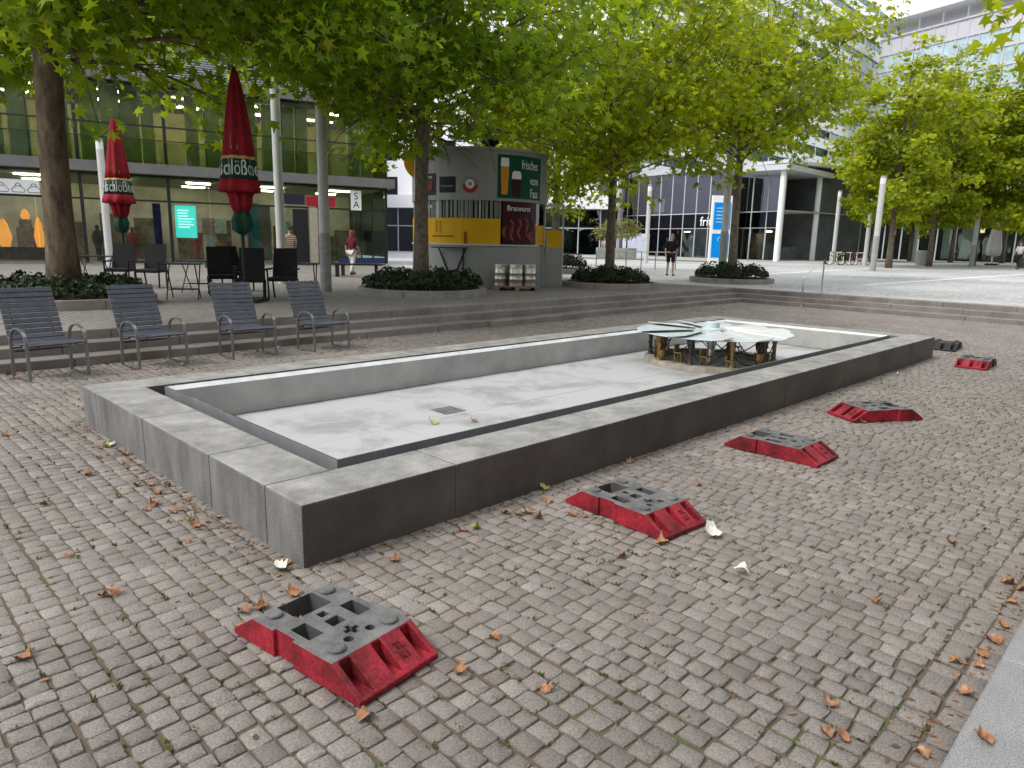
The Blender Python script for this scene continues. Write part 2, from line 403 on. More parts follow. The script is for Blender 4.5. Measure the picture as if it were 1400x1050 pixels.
vis = (dep > .5) & (px_ > 0) & (px_ < 1400) & (py_ > 0) & (py_ < 1050)
# plates and things lying on the nearest stones do not matter here: the 300 that show largest
order = np.argsort(np.where(vis, dep, 1e9)); near = set(order[:300].tolist())
def stone_template(seed):
    q = np.random.default_rng(seed); pts = []
    cut = q.uniform(.05, .14, 4)
    cs = [(-.5, -.5), (.5, -.5), (.5, .5), (-.5, .5)]
    for k, (a, b) in enumerate(cs):
        c_ = cut[k]; sx, sy = np.sign(a), np.sign(b)
        p1 = (a - sx*c_ , b) ; p2 = (a, b - sy*c_)
        pts += [p2, p1] if k in (1, 3) else [p1, p2]
    # ordered octagon counter clockwise
    pts = np.array(pts); an = np.arctan2(pts[:, 1], pts[:, 0]); pts = pts[np.argsort(an)]
    pts = pts + q.normal(0, .03, pts.shape)
    ring0 = np.c_[pts, np.full(8, -.03)]; ring1 = np.c_[pts*.99, np.full(8, -.0040)+q.normal(0, .001, 8)]
    ring2 = np.c_[pts*.90, np.full(8, -.0002)+q.normal(0, .0013, 8)]; ctr = np.array([[0, 0, q.normal(0, .0016)]])
    return np.vstack([ring0, ring1, ring2, ctr])
TV = np.stack([stone_template(s) for s in range(24)])                  # 24 x 25 x 3
TF = []
for r_ in range(2):
    for k in range(8):
        a, b = r_*8+k, r_*8+(k+1) % 8; TF += [(a, b, b+8), (a, b+8, a+8)]
TF += [(16+k, 16+(k+1) % 8, 24) for k in range(8)]
TF = np.array(TF)
vid = rng.integers(0, 24, nC)
def placed(idx):
    v = TV[vid[idx]].copy(); c = cells[idx]
    v[..., 0] *= c[:, 2, None]; v[..., 1] *= c[:, 3, None]
    v[..., 2] += v[..., 0]*tilt[idx, 0, None]+v[..., 1]*tilt[idx, 1, None]
    s, co = np.sin(c[:, 4])[:, None], np.cos(c[:, 4])[:, None]
    x = v[..., 0]*co-v[..., 1]*s; y = v[..., 0]*s+v[..., 1]*co
    return np.stack([x+c[:, 0, None], y+c[:, 1, None], v[..., 2]+cz[idx][:, None]], -1)
rest = np.array([i for i in range(nC) if i not in near])
pv = placed(rest); nn = len(rest)
FF = (TF[None]+(np.arange(nn)*25)[:, None, None]).reshape(-1, 3)
o = bpy.data.objects.new('setts', np_mesh('setts', pv.reshape(-1, 3), FF, MATS['sett_granite'], np.repeat(tint[rest], 25)))
link(o, g); o['kind'] = 'stuff'
smesh = {}
for i in near:
    key = (int(vid[i]), int(tint[i]*4.99))
    if key not in smesh: smesh[key] = np_mesh('sett', TV[key[0]], TF, MATS['sett_granite'], np.full(25, (key[1]+.5)/5))
    o = bpy.data.objects.new('sett', smesh[key]); link(o, g)
    o.location = (cells[i, 0], cells[i, 1], cz[i]); o.scale = (cells[i, 2], cells[i, 3], 1)
    o.rotation_euler = (tilt[i, 1], -tilt[i, 0], cells[i, 4])
# moss and weeds in the joints
def moss():
    V = []; F = []; T = []
    cand = rng.permutation(nC)
    n0 = 0
    for i in cand[:14000]:
        x, y = cells[i, 0]+cells[i, 2]*.5+.003, cells[i, 1]+rng.uniform(-.04, .04)
        dens = .5+.5*math.sin(x*2.1+1)*math.sin(y*1.7+.4)+.4*math.sin(x*5+y*4)
        if rng.random() > .22+.6*max(dens, 0): continue
        if dep[i] > 12: continue
        if rng.random() < .4: x, y = cells[i, 0]+rng.uniform(-.04, .04), cells[i, 1]+cells[i, 3]*.5+.005
        for b in range(int(rng.integers(4, 12))):
            bx, by = x+rng.normal(0, .006), y+rng.normal(0, .014); a = rng.uniform(0, 6.28); h = rng.uniform(.006, .018); w_ = rng.uniform(.005, .011)
            dx, dy = math.cos(a)*w_, math.sin(a)*w_
            V += [(bx-dx, by-dy, -.012), (bx+dx, by+dy, -.012), (bx+rng.normal(0, .008), by+rng.normal(0, .008), h-.004)]
            F.append((n0, n0+1, n0+2)); n0 += 3; T += [rng.random()*.8]*3
    return np_mesh('moss', np.array(V), np.array(F), leafmat('moss_green', (.05, .06, .015), (.13, .14, .035), .2), np.array(T))
o = bpy.data.objects.new('moss', moss()); link(o); o['kind'] = 'stuff'; o['label'] = 'green moss and small weeds growing in the joints between setts'; o['category'] = 'moss'

# ================================================================== THE BASIN
basin = empty('fountain_basin', (0, 0, 0), 0, 'long low rectangular granite fountain basin, drained dry, with stone coping', 'fountain')
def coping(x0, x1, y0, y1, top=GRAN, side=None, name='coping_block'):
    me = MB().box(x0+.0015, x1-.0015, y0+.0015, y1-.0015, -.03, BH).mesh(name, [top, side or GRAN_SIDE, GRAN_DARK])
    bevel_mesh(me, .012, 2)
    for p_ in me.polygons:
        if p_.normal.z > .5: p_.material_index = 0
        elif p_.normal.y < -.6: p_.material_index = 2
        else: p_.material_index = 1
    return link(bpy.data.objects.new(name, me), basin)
CW = .405
fx = [0, 1.02, 2.55, 4.05, 5.6, 7.1, 8.65, 9.9, BL]
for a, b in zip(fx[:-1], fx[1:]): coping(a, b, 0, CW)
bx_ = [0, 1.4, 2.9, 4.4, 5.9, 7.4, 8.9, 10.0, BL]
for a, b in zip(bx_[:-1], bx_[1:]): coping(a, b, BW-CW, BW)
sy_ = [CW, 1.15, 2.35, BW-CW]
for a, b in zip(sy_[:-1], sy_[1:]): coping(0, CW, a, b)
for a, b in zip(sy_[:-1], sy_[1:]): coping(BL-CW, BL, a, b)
G0 = CW+.115                                                     # outer face of the inner tank
FZ = .012
RIMD = mat('tank_rim_outer', (.22, .22, .225), .5, metal=.3, var=.15, scale=4)
# gap floor
MB().box(CW+.002, BL-CW-.002, CW+.002, G0, -.01, .06).build('overflow_channel', GRAN_DARK, basin)
MB().box(CW+.002, BL-CW-.002, BW-G0, BW-CW-.002, -.01, .06).build('overflow_channel', GRAN_DARK, basin)
MB().box(CW+.002, G0, G0+.002, BW-G0-.002, -.01, .06).build('overflow_channel', GRAN_DARK, basin)
MB().box(BL-G0, BL-CW-.002, G0+.002, BW-G0-.002, -.01, .06).build('overflow_channel', GRAN_DARK, basin)
RT = .349; th = .012
def tank_wall(a, b, n_):     # a,b outer line ends; n_ inward normal
    a = Vector((*a, 0)); b = Vector((*b, 0)); n_ = Vector((*n_, 0))
    d = (b-a).normalized()
    def ring(off, z, sh): return [(a+n_*off+d*sh), (b+n_*off-d*sh), z]
    prof_out = [(0, FZ-.02), (0, RT), (th, RT)]
    m = MB()
    def strip_(p, q, mi):
        (o0, z0), (o1, z1) = p, q
        vs = [a+n_*o0+d*o0, b+n_*o0-d*o0, b+n_*o1-d*o1, a+n_*o1+d*o1]
        m.add([(vs[0].x, vs[0].y, z0), (vs[1].x, vs[1].y, z0), (vs[2].x, vs[2].y, z1), (vs[3].x, vs[3].y, z1)], [(0, 1, 2, 3)], mi)
    strip_((0, FZ-.02), (0, RT), 1); strip_((0, RT), (th, RT), 0)
    wall = MB.build(m, 'tank_rim', [STEEL, RIMD], basin)
    m = MB(); strip_ = None
    def q(p, r2, mi=0):
        (o0, z0), (o1, z1) = p, r2
        vs = [a+n_*o0+d*o0, b+n_*o0-d*o0, b+n_*o1-d*o1, a+n_*o1+d*o1]
        m.add([(vs[0].x, vs[0].y, z0), (vs[1].x, vs[1].y, z0), (vs[2].x, vs[2].y, z1), (vs[3].x, vs[3].y, z1)], [(0, 1, 2, 3)], mi)
    q((th, RT-.001), (th+.040, RT-.036)); m.build('rim_lip', mat('lip_steel', (.60, .60, .59), .45, metal=.2, var=.2, scale=4), basin)
    m = MB(); q((th+.041, RT-.036), (th+.041, FZ)); m.build('tank_wall', mat('tank_concrete', (.36, .355, .335), .7, var=.22, scale=1.8, bump=.1, bscale=25), basin)
tank_wall((G0, G0), (BL-G0, G0), (0, 1)); tank_wall((BL-G0, BW-G0), (G0, BW-G0), (0, -1))
tank_wall((G0, BW-G0), (G0, G0), (1, 0)); tank_wall((BL-G0, G0), (BL-G0, BW-G0), (-1, 0))
# basin floor in large slabs with stains
fl, n_, l_, b_ = nodes_of('basin_floor'); b_.inputs['Roughness'].default_value = .55
geo = n_.new('ShaderNodeNewGeometry'); a1 = n_.new('ShaderNodeTexNoise'); a1.inputs['Scale'].default_value = 1.5; a1.inputs['Roughness'].default_value = .68; a1.inputs['Detail'].default_value = 7; a1.inputs['Distortion'].default_value = .35
r1 = n_.new('ShaderNodeValToRGB'); r1.color_ramp.elements[0].position = .36; r1.color_ramp.elements[0].color = (.27, .267, .262, 1)
r1.color_ramp.elements[1].position = .52; r1.color_ramp.elements[1].color = (.40, .398, .398, 1)
l_.new(geo.outputs['Position'], a1.inputs['Vector']); l_.new(a1.outputs[0], r1.inputs[0]); l_.new(r1.outputs[0], b_.inputs['Base Color'])
MATS['basin_floor'] = fl
xs_ = np.linspace(G0+.04, BL-G0-.04, 8); ys_ = np.linspace(G0+.04, BW-G0-.04, 3)
for i in range(7):
    for j in range(2):
        MB().box(xs_[i]+.002, xs_[i+1]-.002, ys_[j]+.002, ys_[j+1]-.002, -.01, FZ+random.uniform(-.0015, .0015)).build('floor_slab', fl, basin)
SILT = mat('silt', (.15, .135, .11), .9, var=.4, scale=9)
for (x0, x1, y0, y1) in ((G0+.06, BL-G0-.06, BW-G0-.115, BW-G0-.062), (BL-G0-.115, BL-G0-.062, G0+.06, BW-G0-.12), (G0+.06, BL-G0-.06, G0+.06, G0+.10)):
    st_ = MB(); n_s = 60; L1 = max(x1-x0, y1-y0); vs = []
    for k in range(n_s+1):
        t = k/n_s; wd = random.uniform(.45, 1.)
        if x1-x0 > y1-y0: vs += [(x0+(x1-x0)*t, y1, FZ+.004), (x0+(x1-x0)*t, y1-(y1-y0)*wd, FZ+.004)]
        else: vs += [(x1, y0+(y1-y0)*t, FZ+.004), (x1-(x1-x0)*wd, y0+(y1-y0)*t, FZ+.004)]
    st_.add(vs, [(2*k, 2*k+2, 2*k+3, 2*k+1) for k in range(n_s)]).build('silt_edge', SILT, basin)
DR = mat('drain_grate', (.27, .27, .275), .5, metal=.4, var=.3, scale=12)
p = Gd(612, 561, FZ)
for k in range(6): piece('drain_bar', DR, basin, p.x-.13, p.x+.13, p.y-.13+k*.045, p.y-.105+k*.045, FZ+.002, FZ+.007)
MB().box(G0+.01, BL-G0-.01, G0+.01, BW-G0-.01, -.01, FZ-.004).build('floor_bed', GRAN_DARK, basin)
# ------------------------------------------------------------------ sculpture table in the basin
BRONZE = mat('worn_bronze', (.20, .135, .055), .45, metal=.8, var=.4, scale=14, c2=(.34, .22, .08))
PATINA = mat('dark_patina', (.07, .062, .05), .55, metal=.6, var=.4, scale=14)
PALEG = mat('frosted_pale_glass', (.48, .54, .55), .3, var=.1, scale=6)
sc = empty('fountain_sculpture', (7.62, 2.02, FZ+.002), 0, 'round glass and metal fountain sculpture on bronze posts standing in the basin', 'sculpture')
ring = MB(); n = 40
for (ra, rb, z0, z1) in ((.80, .95, 0, .075),):
    vs = []
    for (r_, z) in ((ra, z0), (rb, z0), (rb, z1), (ra, z1)):
        vs += [(r_*math.cos(2*PI*k/n), r_*math.sin(2*PI*k/n), z) for k in range(n)]
    fs = []
    for q in range(4):
        for k in range(n): fs.append((q*n+k, q*n+(k+1) % n, ((q+1) % 4)*n+(k+1) % n, ((q+1) % 4)*n+k))
    ring.add(vs, fs)
ring.build('plinth_ring', mat('ring_stone', (.30, .27, .22), .7, var=.3, scale=8, bump=.2), sc)
for k in range(10):
    a = 2*PI*k/10+.2; x, y = .87*math.cos(a), .87*math.sin(a)
    MB().lathe([(.045, .07), (.034, .10), (.026, .22), (.030, .33), (.05, .42), (.05, .44)], 10, c=(x, y)).build('post', PATINA if k % 2 else BRONZE, sc)
# small bronze tables, baskets and seats between the posts
for k in range(14):
    a = 2*PI*k/14+random.uniform(-.1, .1); r_ = random.uniform(.72, .99); x, y = r_*math.cos(a), r_*math.sin(a)
    z = .08 if r_ < .95 else 0; h = random.uniform(.13, .24); t = random.choice((0, 1, 2)); m = MB()
    if t == 0:
        m.lathe([(.012, z), (.012, z+h), (.075, z+h+.005), (.075, z+h+.02)], 10, c=(x, y))
        for q in range(3): m.tube([(x, y, z+.06), (x+.07*math.cos(q*2.1), y+.07*math.sin(q*2.1), z)], .007, 5)
    elif t == 1:
        m.lathe([(.03, z), (.06, z+h*.5), (.065, z+h), (.05, z+h)], 10, c=(x, y))
        m.tube([(x+.06*math.cos(q)*1, y, z+h+.10*math.sin(q)) for q in np.linspace(0, PI, 7)], .008, 5)
    else:
        for sx in (-1, 1):
            for s_ in (-1, 1): m.tube([(x+sx*.05, y+s_*.05, z), (x+sx*.045, y+s_*.045, z+h*.6)], .007, 5)
        m.box(x-.06, x+.06, y-.06, y+.06, z+h*.6, z+h*.6+.015); m.box(x-.06, x+.06, y+.045, y+.06, z+h*.6+.015, z+h*1.15)
    m.build('bronze_ornament', random.choice((BRONZE, BRONZE, PATINA)), sc)
for k in range(16):
    a = random.uniform(0, 6.28); x, y = .8*math.cos(a), .8*math.sin(a); b = a+random.uniform(.5, 1.1)
    MB().tube([(x+(.9*math.cos(b)-x)*t, y+(.9*math.sin(b)-y)*t, .26-.2*math.sin(PI*t)) for t in np.linspace(0, 1, 9)], .009, 5).build('wire_hoop', PATINA, sc)
MB().lathe([(.06, 0), (.05, .2), (.07, .46)], 14).build('water_pipe', STEEL, sc)
MB().lathe([(.0, .445), (1.06, .445), (1.08, .452), (1.06, .459), (.0, .459)], 56, cap=False).build('disc', PALEG, sc)
BLADE = mat('brushed_blade', (.78, .78, .77), .35, metal=.55, var=.08, scale=10)
for k in range(11):
    if k in (3,): continue
    a = 2*PI*k/11+.35; w_ = .2
    p = []
    for r_, dw in ((.30, .045), (1.08, .150)):
        for s in (-1, 1): p.append((r_*math.cos(a+s*dw/ r_ * .9), r_*math.sin(a+s*dw/r_*.9), .478+(.028 if s > 0 else -.012)))
    mid = [(1.14*math.cos(a), 1.14*math.sin(a), .486)]
    vs = [p[0], p[1], p[3], mid[0], p[2]]; vs2 = [(x, y, z-.012) for x, y, z in vs]
    MB().add(vs+vs2, [(0, 4, 3, 2, 1), (5, 6, 7, 8, 9)]+[(i, (i+1) % 5, (i+1) % 5+5, i+5) for i in range(5)]).build('blade', BLADE, sc)
MB().lathe([(.16, .46), (.16, .50), (.10, .515), (.10, .59), (.085, .60)], 20).build('hub', PALEG, sc)

# ------------------------------------------------------------------ red base plates
RED = mat('red_plastic', (.115, .016, .018), .6, var=.4, scale=5, bump=.25, bscale=50, c2=(.36, .022, .036), speck=.22, sscale=70)
TOPG = mat('dusty_grey_top', (.125, .122, .118), .8, var=.4, scale=9, bump=.45, bscale=160, speck=.15, sscale=200)
BLK = mat('black_plastic', (.022, .022, .024), .55, var=.3, scale=9, bump=.15, bscale=50)
INN = mat('recess_grey', (.075, .07, .07), .8, var=.3, scale=14)
def plate_mesh():
    PL, PW, PH = .40, .205, .118
    prof = [(-PL, 0), (-PL, .022), (-.245, PH), (.255, PH), (PL, .022), (PL, 0)]
    m = MB(); n = len(prof)
    m.add([(-PW, y, z) for y, z in prof]+[(PW, y, z) for y, z in prof],
          [tuple(range(n)), tuple(range(2*n-1, n-1, -1))]+[(i, i+n, (i+1) % n+n, (i+1) % n) for i in range(n)])
    me = m.mesh('plate', RED); bm = bmesh.new(); bm.from_mesh(me); bmesh.ops.recalc_face_normals(bm, faces=bm.faces); bm.to_mesh(me); bm.free()
    base = bpy.data.objects.new('tmp', me); COL.objects.link(base)
    cut = MB()
    def cb(x0, x1, y0, y1, z0=.014, z1=.2): cut.box(x0, x1, y0, y1, z0, z1)
    for x0, x1 in ((-.180, -.125), (-.022, .026), (.128, .180)): cb(x0, x1, -.388, -.252, .020, .16)
    for x0, x1 in ((-.175, -.10), (-.06, .06), (.10, .175)): cb(x0, x1, .285, .388, .020, .16)
    cb(-.088, .088, .115, .272, .012); cb(-.158, -.088, -.055, .065); cb(.088, .158, -.055, .065)
    cb(-.020, .020, .045, .085); cb(-.034, .034, -.045, .015)
    q_, t_ = .034, .011; cut.prism([(x, y-.116) for x, y in ((-t_,-q_),(t_,-q_),(t_,-t_),(q_,-t_),(q_,t_),(t_,t_),(t_,q_),(-t_,q_),(-t_,t_),(-q_,t_),(-q_,-t_),(-t_,-t_))], .02, .2)
    for sx in (-1, 1):
        cut.lathe([(.021, .02), (.021, .2)], 14, c=(sx*.055, -.165))
        a, b = sorted((sx*.188, sx*.3)); cb(a, b, -.01, .115, -.05, .2)
    me2 = cut.mesh('cut', RED); bm = bmesh.new(); bm.from_mesh(me2); bmesh.ops.recalc_face_normals(bm, faces=bm.faces); bm.to_mesh(me2); bm.free()
    co = bpy.data.objects.new('tmpc', me2); COL.objects.link(co)
    md = base.modifiers.new('b', 'BOOLEAN'); md.operation = 'DIFFERENCE'; md.object = co; md.solver = 'EXACT'
    dg = bpy.context.evaluated_depsgraph_get(); out = bpy.data.meshes.new_from_object(base.evaluated_get(dg))
    bpy.data.objects.remove(base); bpy.data.objects.remove(co)
    bevel_mesh(out, .0025, 1, .5)
    return out
PM = plate_mesh()
def color_plate(me, rear_black=False, allblack=False):
    me.materials.clear()
    for m in (BLK if allblack else RED, BLK if allblack else TOPG, INN, BLK): me.materials.append(m)
    for p in me.polygons:
        c, n_ = p.center, p.normal
        if n_.z > .5 and c.z > .108: p.material_index = 1
        elif c.z < .108 and abs(c.y) < .30 and abs(c.x) < .186 and n_.z > -.2 and not (c.y < -.25): p.material_index = 2
        else: p.material_index = 0
        if rear_black and c.y > .02: p.material_index = 3
    return me
KNOB = MB().lathe([(.034, .1175), (.034, .128), (.028, .133)], 16).mesh('knob', TOPG)
KNOBB = MB().lathe([(.034, .1175), (.034, .128), (.028, .133)], 16).mesh('knob', BLK)
pm_red = color_plate(PM.copy()); pm_half = color_plate(PM.copy(), True); pm_blk = color_plate(PM.copy(), False, True)
DKRED = mat('embossed_dark_red', (.12, .012, .016), .6, var=.2, scale=20)
TL = text_mesh('TL\nK1', .045, DKRED, .002)
def base_plate(x, y, rz, me, label, kn=KNOB, txt=True):
    e = empty('base_plate', (x, y, .004), rz, label, 'base plate', 'rubber base plates beside the fountain')
    link(bpy.data.objects.new('plate_body', me), e)
    for sx in (-1, 1):
        for yy in (-.19, .205):
            k = bpy.data.objects.new('knob', kn); link(k, e); k.location = (sx*.135, yy, 0)
    if txt:
        t = bpy.data.objects.new('lettering', TL); link(t, e)
        sl = math.atan2(.118-.022, .155); t.location = (.077, -.325, .0716); t.rotation_euler = (sl, 0, 0)
    return e
base_plate(-.255, -.715, R(8), pm_red, 'red base plate with grey top lying in front of the basin corner')
base_plate(1.895, -.69, R(-4), pm_red, 'red base plate lying between the corner plate and the next along the basin')
base_plate(3.945, -.71, R(-1), pm_red, 'red base plate, its lettered ramp parallel to the basin, third along the basin side')
base_plate(5.93, -.80, R(-122), pm_red, 'red base plate turned askew so its ramp faces the basin corner block')
base_plate(10.68, -.68, R(-88), pm_half, 'red base plate with a black rear half beside the far end of the basin')
bp6 = Gd(1292, 476.5); base_plate(bp6.x, bp6.y, R(-85), pm_blk, 'all black base plate behind the far corner of the basin', KNOBB, False)

# ------------------------------------------------------------------ slatted armchairs
SLAT = mat('blue_grey_slat', (.082, .085, .105), .42, var=.2, scale=10)
ARM = mat('steel_arm', (.26, .26, .255), .38, metal=.75, var=.15, scale=12)
def make_chair():
    e = empty('slatted_armchair', (0, 0, 0)); hw = .30
    for s in (-1, 1):
        x = s*(hw+.012)
        path = [(x, -.02, .012), (x, -.02, .40)]
        arc = [(x, .0+.02-.04*math.cos(t)*1+.20*(1-math.cos(t))*.0, 0) for t in ()]
        pts = [(x, -.025, .01), (x, -.025, .30), (x, -.02, .44)]
        for t in np.linspace(0, 1, 9)[1:]:
            an = PI*t; yy = .18-.20*math.cos(an)
            pts.append((x, yy, .46+.13*math.sin(an)))
        pts += [(x, .40, .42), (x, .415, .01)]
        MB().tube(pts, .024, 4, flat=(.42, 1.)).build('side_frame', ARM, e)
        MB().tube([(x, -.03, .012), (x, .42, .012)], .012, 4).build('base_rail', ARM, e)
        prof = [(-.05, .403), (.03, .410), (.30, .386), (.43, .378), (.50, .43), (.58, .60), (.66, .80), (.73, .98), (.77, 1.03)]
        MB().tube([(s*.20, y, z-.016) for y, z in prof], .011, 6).build('rail', DSTEEL, e)
        MB().tube([(s*.20, .40, .345), (x, .41, .345)], .011, 6).build('bracket', DSTEEL, e)
    MB().tube([(-hw, .02, .39), (hw, .02, .39)], .012, 6).build('cross_bar', DSTEEL, e)
    MB().tube([(-hw, .41, .30), (hw, .41, .30)], .012, 6).build('cross_bar', DSTEEL, e)
    prof = [Vector((0, y, z)) for y, z in ((-.055, .405), (.03, .412), (.16, .405), (.30, .388), (.40, .378), (.46, .39), (.51, .45), (.58, .63), (.66, .83), (.73, 1.0))]
    ln = [0]
    for a, b in zip(prof[:-1], prof[1:]): ln.append(ln[-1]+(b-a).length)
    tot = ln[-1]; n = 19
    sm = MB().box(-hw, hw, -.0285, .0285, -.009, .009).mesh('slat', SLAT); bevel_mesh(sm, .006, 1)
    for i in range(n):
        s = tot*(i+.3)/(n-.4); k = max(j for j in range(len(ln)) if ln[j] <= s+1e-9); k = min(k, len(ln)-2)
        t = (s-ln[k])/(ln[k+1]-ln[k]); p = prof[k].lerp(prof[k+1], t); d = prof[k+1]-prof[k]
        o = bpy.data.objects.new('slat', sm); link(o, e); o.location = p; o.rotation_euler = (math.atan2(d.z, d.y), 0, 0)
    return e
ch = make_chair()
legs = [((38, 523), (123, 512)), ((187, 506), (258, 497)), ((317, 492), (378, 486)), ((427, 482), (478, 476))]
clab = ['slatted blue-grey armchair farthest from the grey lamp post, first in the row', 'slatted blue-grey armchair in front of the planter, second in the row',
        'slatted blue-grey armchair second from the grey lamp post in the row', 'slatted blue-grey armchair right in front of the grey lamp post, end of the row']
for i, ((a, b), lb) in enumerate(zip(legs, clab)):
    o = ch if i == 0 else copy_tree(ch); pa, pb = Gd(*a), Gd(*b); c = (pa+pb)/2; d = pb-pa
    o.location = (c.x, c.y, .006); ang = math.atan2(d.y, d.x)
    o.rotation_euler = (0, 0, max(-.12, min(.30, ang)))
    tag(o, lb, 'chair', 'slatted armchairs along the steps')
# ================================================================== PLANTERS, SHRUBS, TREES
def leaf_cloud(pts, nrm_up, size, tint, shape='plane', seed=1):
    """one leaf per point; returns V, F, T. shape: 'plane' five-lobed leaf, 'quad' small leaf"""
    q = np.random.default_rng(seed); n = len(pts)
    if shape == 'plane':
        an = np.radians([-90, -62, -30, -4, 28, 60, 90, 120, 152, 184, 210, 242])
        ra = np.array([.38, .42, .78, .36, .95, .42, 1.12, .42, .95, .36, .78, .42])*.5
        base = np.c_[ra*np.cos(an), ra*np.sin(an)+.12, -.10*(ra*2)**2*np.abs(np.cos(an))]; base = np.vstack([[[0, .0, .02]], base])
        fc = np.array([(0, 1+k, 1+(k+1) % 12) for k in range(12)])
    elif shape == 'tri5':
        an = np.radians([-90, -20, 35, 90, 145, 200]); ra = np.array([.4, .8, .9, 1.1, .9, .8])*.5
        base = np.c_[ra*np.cos(an), ra*np.sin(an), -.08*np.abs(np.cos(an))*ra*2]
        fc = np.array([(0, 1, 5), (1, 2, 3), (1, 3, 5), (3, 4, 5)])
    else:
        base = np.array([(0, -.5, 0), (.28, 0, .04), (0, .5, 0), (-.28, 0, .04)]); fc = np.array([(0, 1, 2), (0, 2, 3)])
    k = len(base)
    sz = size*q.uniform(.65, 1.2, n)
    # orientation: normal mostly upward/outward with strong scatter, tip drooping
    nv = nrm_up + q.normal(0, .55, (n, 3)); nv /= np.linalg.norm(nv, axis=1)[:, None]
    t = q.normal(0, 1, (n, 3)); t[:, 2] -= .5; t -= (t*nv).sum(1)[:, None]*nv; t /= np.linalg.norm(t, axis=1)[:, None]
    b = np.cross(t, nv)
    V = pts[:, None]+sz[:, None, None]*(base[None, :, 0, None]*b[:, None]+base[None, :, 1, None]*t[:, None]+base[None, :, 2, None]*nv[:, None])
    F = (fc[None]+(np.arange(n)*k)[:, None, None]).reshape(-1, 3)
    return V.reshape(-1, 3), F, np.repeat(tint, k)
LEAF_A = leafmat('leaf_near', (.065, .145, .013), (.270, .370, .026), .57, (.40, .38, .025))
LEAF_B = leafmat('leaf_mid', (.095, .160, .010), (.315, .375, .020), .57, (.44, .40, .025))
LEAF_C = leafmat('leaf_far', (.110, .170, .012), (.330, .385, .024), .56, (.44, .40, .03))
SHRUB = leafmat('shrub_dark', (.006, .014, .005), (.024, .042, .011), .12, (.05, .06, .02))
def tree(name, pos, trunk_r, fork, top, rx, zc, rz_, n_limb, n_leaf, lsize, lm, bark, label, shape='plane', seed=1, lean=(0, 0), group='plane trees on the plaza', bias=None, nsub=6, keep=None):
    q = np.random.default_rng(seed); e = empty(name, pos, 0, label, 'tree', group)
    m = MB()
    tp = []; rr = []
    for t in np.linspace(0, 1, 12):
        z = top*t; tp.append((lean[0]*t+.05*math.sin(t*5+seed), lean[1]*t+.05*math.cos(t*4+seed), z-.05))
        fl = 1.35 if t == 0 else (1.1 if t < .1 else 1.0)
        rr.append(trunk_r*fl*(1-.25*t) if z < fork else max(.02, trunk_r*.8*(1-(z-fork)/(top-fork))**1.1+.012))
    m.tube(tp, rr, 12)
    ends = []; 
    for i in range(n_limb):
        a = i*2.399963+q.uniform(-.3, .3)+seed; u = (i+.5)/n_limb; zz = 1-2*u
        zz = zz*.95; rad = math.sqrt(max(0, 1-zz*zz))
        tgt = np.array([rad*math.cos(a)*rx, rad*math.sin(a)*rx, zc+zz*rz_])*1.0
        tgt[:2] += np.array(lean)*.8
        if bias is not None: tgt[:2] += np.array(bias)*q.uniform(.3, 1)
        tgt += q.normal(0, .12, 3)*np.array([rx, rx, rz_*.6])
        z0 = min(max(fork*.92+(tgt[2]-fork)*.45*q.uniform(.5, 1), fork*.88), top*.9)
        t0 = z0/top; st = np.array([lean[0]*t0, lean[1]*t0, z0])
        mid = (st+tgt)/2+np.array([0, 0, .12*rx])+q.normal(0, .12, 3)
        pth = [tuple((1-t)**2*st+2*t*(1-t)*mid+t*t*tgt) for t in np.linspace(0, 1, 9)]
        r0 = trunk_r*.24*q.uniform(.7, 1)
        m.tube(pth, [max(.008, r0*(1-t)**.9+.006) for t in np.linspace(0, 1, 9)], 7)
        for s in range(nsub):
            t = q.uniform(.3, 1.0); b0 = (1-t)**2*st+2*t*(1-t)*mid+t*t*tgt
            dirv = (tgt-st); dirv /= np.linalg.norm(dirv); dirv = dirv*.5+q.normal(0, .75, 3); dirv[2] = dirv[2]*.7+.05
            ln = q.uniform(.3, .6)*rx*.62; b1 = b0+dirv/np.linalg.norm(dirv)*ln
            bm_ = (b0+b1)/2+np.array([0, 0, .08*ln])
            m.tube([tuple(b0), tuple(bm_), tuple(b1)], [.018+r0*.10, .012, .005], 5)
            ends.append((b0, b1))
    m.build('trunk', bark, e, smooth=True)
    E0 = np.array([x[0] for x in ends]); E1 = np.array([x[1] for x in ends])
    ncl = max(60, n_leaf//26); ci = q.integers(0, len(E0), ncl); ct = q.uniform(.25, 1.12, ncl)[:, None]
    cc = E0[ci]*(1-ct)+E1[ci]*ct+q.normal(0, .06*rx, (ncl, 3))
    li = q.integers(0, ncl, n_leaf); sp_ = np.clip(q.normal(0, 1, (n_leaf, 3)), -1.7, 1.7)*np.array([.34, .34, .15])*(.6+.14*rx)
    pts = cc[li]+sp_
    pts = pts[pts[:, 2] > fork*.66]
    if keep is not None: pts = pts[keep(pts)]
    nl = len(pts)
    ctr = np.array([lean[0], lean[1], zc]); out = pts-ctr; out /= np.linalg.norm(out, axis=1)[:, None]+1e-6
    nr = out*.45+np.array([0, 0, .75])
    ti = np.clip(q.beta(2.4, 1.7, nl)*.86+q.normal(0, .12, ncl)[li[:nl] % ncl], 0, .86); ti[q.random(nl) < .02] = 1.
    V, F, T = leaf_cloud(pts, nr, lsize, ti, shape, seed)
    o = bpy.data.objects.new('crown', np_mesh('crown', V, F, lm, T)); link(o, e)
    return e
